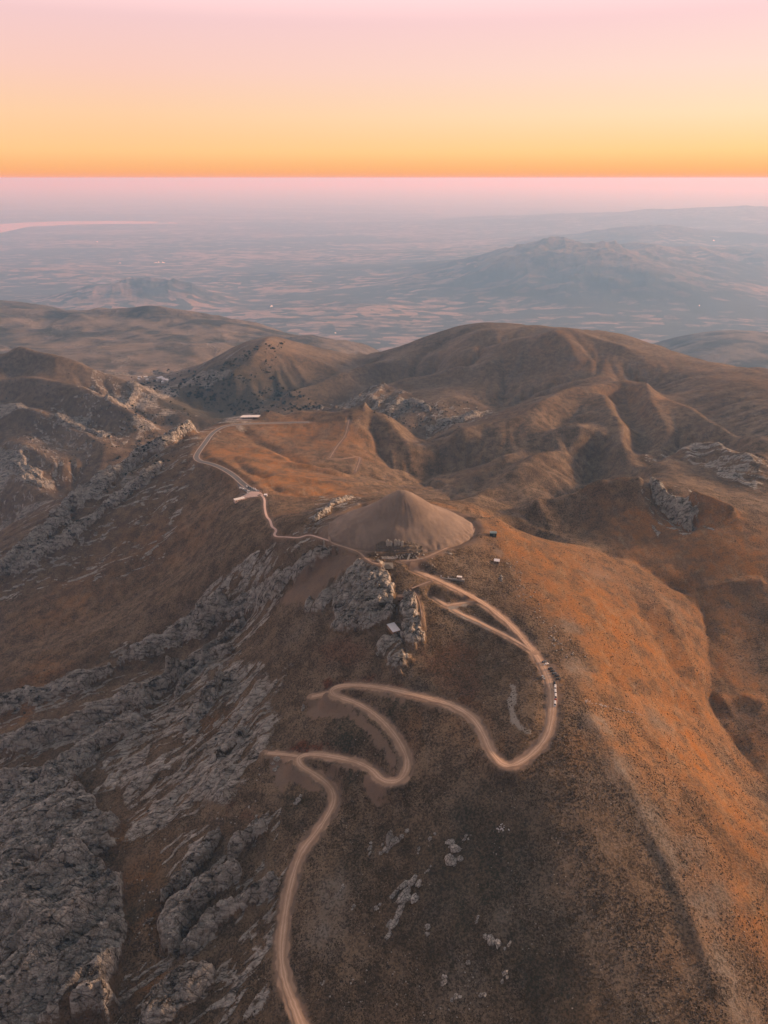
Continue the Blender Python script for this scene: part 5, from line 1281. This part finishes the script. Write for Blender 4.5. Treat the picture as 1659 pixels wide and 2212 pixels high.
for (u0, v0, u1, v1), n, lb, gp, (s0, s1) in BZ:
    for _ in range(n):
        a, c = rnd.random(), rnd.random(); u, v = u0 + (u1 - u0) * a, v0 + (v1 - v0) * c
        if 'ridge above' in lb: u = 1090 + (v - 1200) * .62 + rnd.gauss(0, 12)
        if 'line of stones' in lb: k_ = a ** 1.5; u, v = 1264 + 130 * k_, 1514 + 33 * k_ + rnd.gauss(0, 1.6 - k_)
        if 'white stone' in lb: u, v = 1080 + rnd.gauss(0, 7), 1790 + rnd.gauss(0, 6)
        p = G(u, v); s_ = rnd.uniform(s0, s1); o = bpy.data.objects.new('boulder', rnd.choice(BPROT)); C.objects.link(o)
        o.location = (p.x, p.y, p.z + s_ * .1); o.scale = (s_, s_, s_); o.rotation_euler = (rnd.uniform(-.2, .2), rnd.uniform(-.2, .2), rnd.uniform(0, 6))
        tag(o, lb, 'boulder', gp)
        if 'white stone' in lb or 'line of stones' in lb: o.material_slots[0].link = 'OBJECT'; o.material_slots[0].material = WST

# ------------------------------------------------------------------ bushes
print('bushes')
LEAF = simple('dark_juniper_leaves', (.018, .022, .014), (.042, .048, .028), 0.6, 0.8, 0.1); BARK = simple('juniper_bark', (.05, .035, .025), (.08, .06, .045), 2)
def bush_mesh(seed, nleaf=170):
    r = np.random.default_rng(seed); vs, fs = [], []; cl = r.normal(size=(9, 3)) * np.array([.42, .42, .26]) + np.array([0, 0, .62])
    for i in range(nleaf):
        c = cl[i % 9] + r.normal(size=3) * .2; c[2] = max(.08, c[2]); s_ = r.uniform(.09, .2); a = r.normal(size=3); a /= np.linalg.norm(a); b_ = np.cross(a, r.normal(size=3)); b_ /= np.linalg.norm(b_)
        k = len(vs); vs += [c - a * s_ - b_ * s_ * .6, c + a * s_ - b_ * s_ * .6, c + a * s_ + b_ * s_ * .6, c - a * s_ + b_ * s_ * .6]; fs.append((k, k + 1, k + 2, k + 3))
    return vs, fs
def make_bush(seed):
    t = empty('juniper_bush', (0, 0, 0)); v_, f_ = bush_mesh(seed); o = raw_mesh('crown', v_, f_, [LEAF]); o.parent = t
    b = B()
    for k in range(3): a = k * 2.1; b.cyl((0, 0, -.2), (.25 * math.cos(a), .25 * math.sin(a), .6), .07, .03, 6)
    b.out('trunk', BARK, t); return t
BP = [make_bush(40 + k) for k in range(4)]
ZN = [([(450,885),(405,850),(470,790),(560,742),(620,738),(580,800),(650,850),(700,882),(600,893),(500,897)], 750, (2.6, 5.0), 'dark juniper bush on the scrubby slope of the far left peak', 'bushes on the far left peak'),
      ([(230,860),(330,850),(440,905),(425,932),(330,970),(250,1005),(200,930)], 260, (1.6, 4.2), 'dark bush on the left hillside above the hidden valley', 'bushes above the hidden valley'),
      ([(405,945),(330,985),(240,1045),(120,1140),(60,1195),(0,1235),(0,1265),(90,1200),(160,1145),(300,1060),(380,985)], 260, (1.2, 2.8), 'dark bush growing on the long grey rock band at left', 'bushes on the long rock band'),
      ([(830,865),(960,872),(975,885),(900,935),(850,905),(780,890)], 200, (1.8, 3.6), 'dark bush in the ravines behind the paved road ridge', 'bushes in the ravines'),
      ([(230,1440),(420,1330),(440,1300),(470,1310),(420,1380),(250,1450),(100,1540),(0,1550),(0,1440),(120,1450)], 90, (.8, 1.9), 'dark bush dotted over the lower left grassy flank', 'bushes on the lower left flank'),
      ([(0,800),(150,800),(300,870),(250,980),(100,1060),(0,1070)], 170, (1.6, 3.4), 'dark bush scattered over the far left hills', 'bushes on the far left hills'),
      ([(0,1600),(250,1580),(420,1480),(520,1500),(420,1720),(240,1800),(0,1880)], 80, (.6, 1.5), 'dark bush tucked between the rock ribs at left', 'bushes between the rock ribs'),
      ([(260,800),(420,800),(470,870),(380,860),(300,830)], 160, (3.0, 6.0), 'dark tree in the village valley beyond the left hills', 'trees in the village valley'),
      ([(900,900),(1000,860),(1150,860),(1050,900),(960,950)], 60, (1.5, 3), 'dark bush on the lower side of the big hill', 'bushes on the big hill')]
def rand_in(poly, n):
    P_ = np.array(poly, float); out_ = []
    while len(out_) < n:
        q = nrng.uniform(P_.min(0), P_.max(0), (n * 2, 2)); m = inpoly(q[:, 0], q[:, 1], P_); out_ += list(q[m])
    return np.array(out_[:n])
allb = []
for poly, n, (s0, s1), lb, gp in ZN:
    q = rand_in(poly, n); keep = fbm(q[:, 0] / 22, q[:, 1] / 14, 77, 3) > -.25; q = q[keep]
    w_ = cast(HF, q[:, 0], q[:, 1])
    for c in w_:
        s_ = s0 + (s1 - s0) * rnd.random() ** 2; allb.append((s_ / np.linalg.norm(c), c, s_, lb, gp))
allb.sort(key=lambda t_: -t_[0])
for k, (_, c, s_, lb, gp) in enumerate(allb[:296]):
    o = BP[k] if k < 4 else copy_tree(BP[k % 4]); o.location = (c[0], c[1], c[2] - .1); o.scale = (s_, s_, s_ * rnd.uniform(.75, 1.1)); o.rotation_euler.z = rnd.uniform(0, 6)
    tag(o, lb, 'tree' if 'tree' in lb else 'bush', gp)
vs, fs, n = [], [], 0
for k, (_, c, s_, lb, gp) in enumerate(allb[296:]):
    v_ = IC1 * (1 + .28 * nrng.normal(size=(len(IC1), 1))) * np.array([.62, .62, .5]) * s_ + np.array([0, 0, .4 * s_]) + c; vs.append(v_); fs.append(IF1 + n); n += len(v_)
o = raw_mesh('distant_scrub', np.concatenate(vs), np.concatenate(fs), [LEAF]); o['kind'] = 'stuff'; tag(o, 'dark scrub dotting the distant slopes', 'scrub')

# ------------------------------------------------------------------ tufts and loose stones on the near slopes
def scatter(n, ymin, ymax):
    q = nrng.uniform(-.62, .62, n); l = nrng.uniform(math.log(ymin + OFF), math.log(ymax + OFF), n); y = np.exp(l) - OFF; x = q * (y + OFF)
    return x, y
TUFT = simple('dry_thorn_tufts', (.030, .022, .013), (.085, .058, .032), 0.25, 0.95, 0.05)
x, y = scatter(int(280000), 215, 1000)
rk_, br_, og_, gy_ = HF(x, y, ROCK), HF(x, y, BARE), HF(x, y, ORG), HF(x, y, GREYM)
dm = np.hypot((x - MX) / MR, (y - MY) / MRY)
cl_ = fbm(x / 18, y / 18, 500, 4)
keep = (br_ < .15) & (rk_ < .5) & (gy_ < .4) & (dm > 1.05) & (cl_ + nrng.uniform(-.8, .8, len(x)) > -.05) & (nrng.random(len(x)) < 1 - .6 * og_)
x, y = x[keep], y[keep]; z = HF(x, y); s_ = nrng.uniform(.25, .62, len(x)) * (1 + .7 * (nrng.random(len(x)) ** 8))
base_t = np.array([(math.cos(a), math.sin(a), -.15) for a in (0, 1.26, 2.51, 3.77, 5.03)] + [(0, 0, .75)]); ft = np.array([(0, 1, 5), (1, 2, 5), (2, 3, 5), (3, 4, 5), (4, 0, 5)])
jit = 1 + .35 * nrng.normal(size=(len(x), 6, 1)); V_ = base_t[None] * jit * s_[:, None, None] + np.stack([x, y, z], -1)[:, None]
F_ = ft[None] + (np.arange(len(x)) * 6)[:, None, None]
o = raw_mesh('thorn_scrub', V_.reshape(-1, 3), F_.reshape(-1, 3), [TUFT]); o['kind'] = 'stuff'; tag(o, 'dark dry tufts of thorn scrub over the near slopes', 'scrub')
print('tufts', len(x))
STN = simple('loose_stone', (.20, .18, .16), (.42, .38, .33), 0.3, 0.9, 0.1)
x, y = scatter(26000, 215, 900); cl_ = fbm(x / 14 + 30, y / 14, 510, 4); rk_, br_ = HF(x, y, ROCK), HF(x, y, BARE); dm = np.hypot((x - MX) / MR, (y - MY) / MRY)
keep = (br_ < .2) & (dm > 1.05) & (cl_ + .5 * rk_ + nrng.uniform(-.6, .6, len(x)) > .55); x, y = x[keep], y[keep]; z = HF(x, y)
s_ = .16 + .42 * nrng.random(len(x)) ** 3
V_ = (IC1[None] * (1 + .22 * nrng.normal(size=(len(x), len(IC1), 1)))) * s_[:, None, None] * np.array([1.1, .9, .6]) + np.stack([x, y, z], -1)[:, None]
F_ = IF1[None] + (np.arange(len(x)) * len(IC1))[:, None, None]
o = raw_mesh('loose_stones', V_.reshape(-1, 3), F_.reshape(-1, 3), [STN]); o['kind'] = 'stuff'; tag(o, 'loose pale stones strewn over the near slopes', 'stones')
print('stones', len(x))

# ------------------------------------------------------------------ village, lake, far lights
def house(loc, rz, s, label, group, wall):
    t = empty('village_house', loc, rz, label, 'house', group); b = B(); b.box(0, 0, -2, 10 * s, 8 * s, 5 * s + 2); b.out('wall', wall, t); b = B()
    for q in (-1, 1):
        v_ = [(-5.5 * s, q * 4.5 * s, 5 * s), (5.5 * s, q * 4.5 * s, 5 * s), (5.5 * s, 0, 6.8 * s), (-5.5 * s, 0, 6.8 * s)]; b.loft([v_, [(a, c, z + .4) for a, c, z in v_]])
    b.out('roof', TINW, t); return t
PLST = simple('white_plaster', (.55, .53, .52), (.62, .60, .58), .3)
h0 = None
for k, (u, v, s_) in enumerate([(302, 817, 1.2), (315, 818, 1.4), (318, 822, 1.0), (345, 822, 2.2), (352, 823, 1.6), (359, 826, 1.8), (340, 824, 1.0), (352, 828, 1.2), (300, 821, 1.0)]):
    p = G(u, v)
    t = house(p, .3 * k, s_, 'white roofed house in the village hidden beyond the left hills', 'houses of the hidden village', PLST)
lp = [(0,503),(30,497),(62,489),(110,488),(150,485),(230,484),(320,483),(400,483),(360,479),(240,477),(130,478),(60,480),(0,484),(-60,486),(-60,505)]
lk = []
for u, v in smooth_pts(np.array(lp + [lp[0]], float), 2)[:-1]:
    dx, dy, dz = raydir(u, v); t_ = -1786.0 / dz; lk.append((float(dx * t_), float(dy * t_)))
wm = MB_('lake_water', 0.18, 0.5); wm.color(K(.08, .09, .10)); b = B(); b.bm.faces.new([b.bm.verts.new((x, y, -1786.0)) for x, y in lk]); bmesh.ops.triangulate(b.bm, faces=b.bm.faces)
lo = b.out('lake_water', wm.m); lo['kind'] = 'structure'
LMP = bpy.data.materials.new('lit_lamp'); LMP.use_nodes = True; e_ = LMP.node_tree.nodes['Principled BSDF']; e_.inputs['Emission Color'].default_value = (1, .72, .5, 1); e_.inputs['Emission Strength'].default_value = 7
lamp0 = None
LT = [(585, 665, 3, 7, 'floodlight mast by the road bend in the plain beyond the left peak', 'floodlights at the road bend'), (725, 722, 2, 5, 'lamp mast in the valley just behind the big hill', 'lamps behind the big hill'), (735, 716, 1, 3, 'lamp mast on the road above the valley lamps', 'lamps behind the big hill'),
      (345, 570, 9, 10, 'lamp mast in the lit town on the left plain', 'lamps of the lit town'), (258, 570, 2, 8, 'lamp mast at the small settlement left of the lit town', 'lamps left of the lit town'), (1510, 663, 2, 7, 'lamp mast on the plain at the right below the hazy mountain', 'lamps below the hazy mountain'), (1541, 524, 1, 16, 'lone far lamp mast on the hazy mountain flank at right', None), (210, 526, 1, 14, 'lone far lamp mast on the left plain above the lit town', None)]
for u, v, n, s_, lb, gp in LT:
    for k in range(n):
        uu = u + (rnd.uniform(-12, 12) if n > 3 else rnd.uniform(-4, 4) if n > 1 else 0); vv_ = v + (rnd.uniform(-1.0, 1.0) if n > 1 else 0); p = G(uu, vv_)
        if lamp0 is None:
            lamp0 = t = empty('lamp_mast', p); b = B(); b.cyl((0, 0, -1), (0, 0, 4), .12, .08, 8); b.out('pole', CONC, t); b = B(); b.ball((0, 0, 4.3), .5, (1, 1, .7), 2); b.out('lamp', LMP, t)
        else: t = copy_tree(lamp0)
        t.location = p; t.scale = (s_, s_, s_ * .8); tag(t, lb, 'lamp', gp or ('distant lamps of the ' + ('hazy flank' if u > 1000 else 'left plain')))

# ------------------------------------------------------------------ haze
def box_mesh(name, x0, x1, y0, y1, z0, z1, mat):
    me = bpy.data.meshes.new(name); bm = bmesh.new()
    bmesh.ops.create_cube(bm, size=1.0)
    for v_ in bm.verts: v_.co = (x0 + (v_.co.x + .5) * (x1 - x0), y0 + (v_.co.y + .5) * (y1 - y0), z0 + (v_.co.z + .5) * (z1 - z0))
    bm.to_mesh(me); bm.free(); me.materials.append(mat)
    o = bpy.data.objects.new(name, me); C.objects.link(o); return o
hm = bpy.data.materials.new('evening_haze'); hm.use_nodes = True; hn = hm.node_tree; hn.nodes.clear()
ho = hn.nodes.new('ShaderNodeOutputMaterial'); pv = hn.nodes.new('ShaderNodeVolumePrincipled'); hn.links.new(pv.outputs[0], ho.inputs['Volume'])
pv.inputs['Density'].default_value = 6.0e-5; pv.inputs['Color'].default_value = (.30, .59, .98, 1)
pv.inputs['Absorption Color'].default_value = (.92, .38, .25, 1); pv.inputs['Anisotropy'].default_value = .2
hz = box_mesh('haze', -250000, 250000, -30000, 300000, float(GZ.min()) - 3, 12, hm); hz['kind'] = 'stuff'
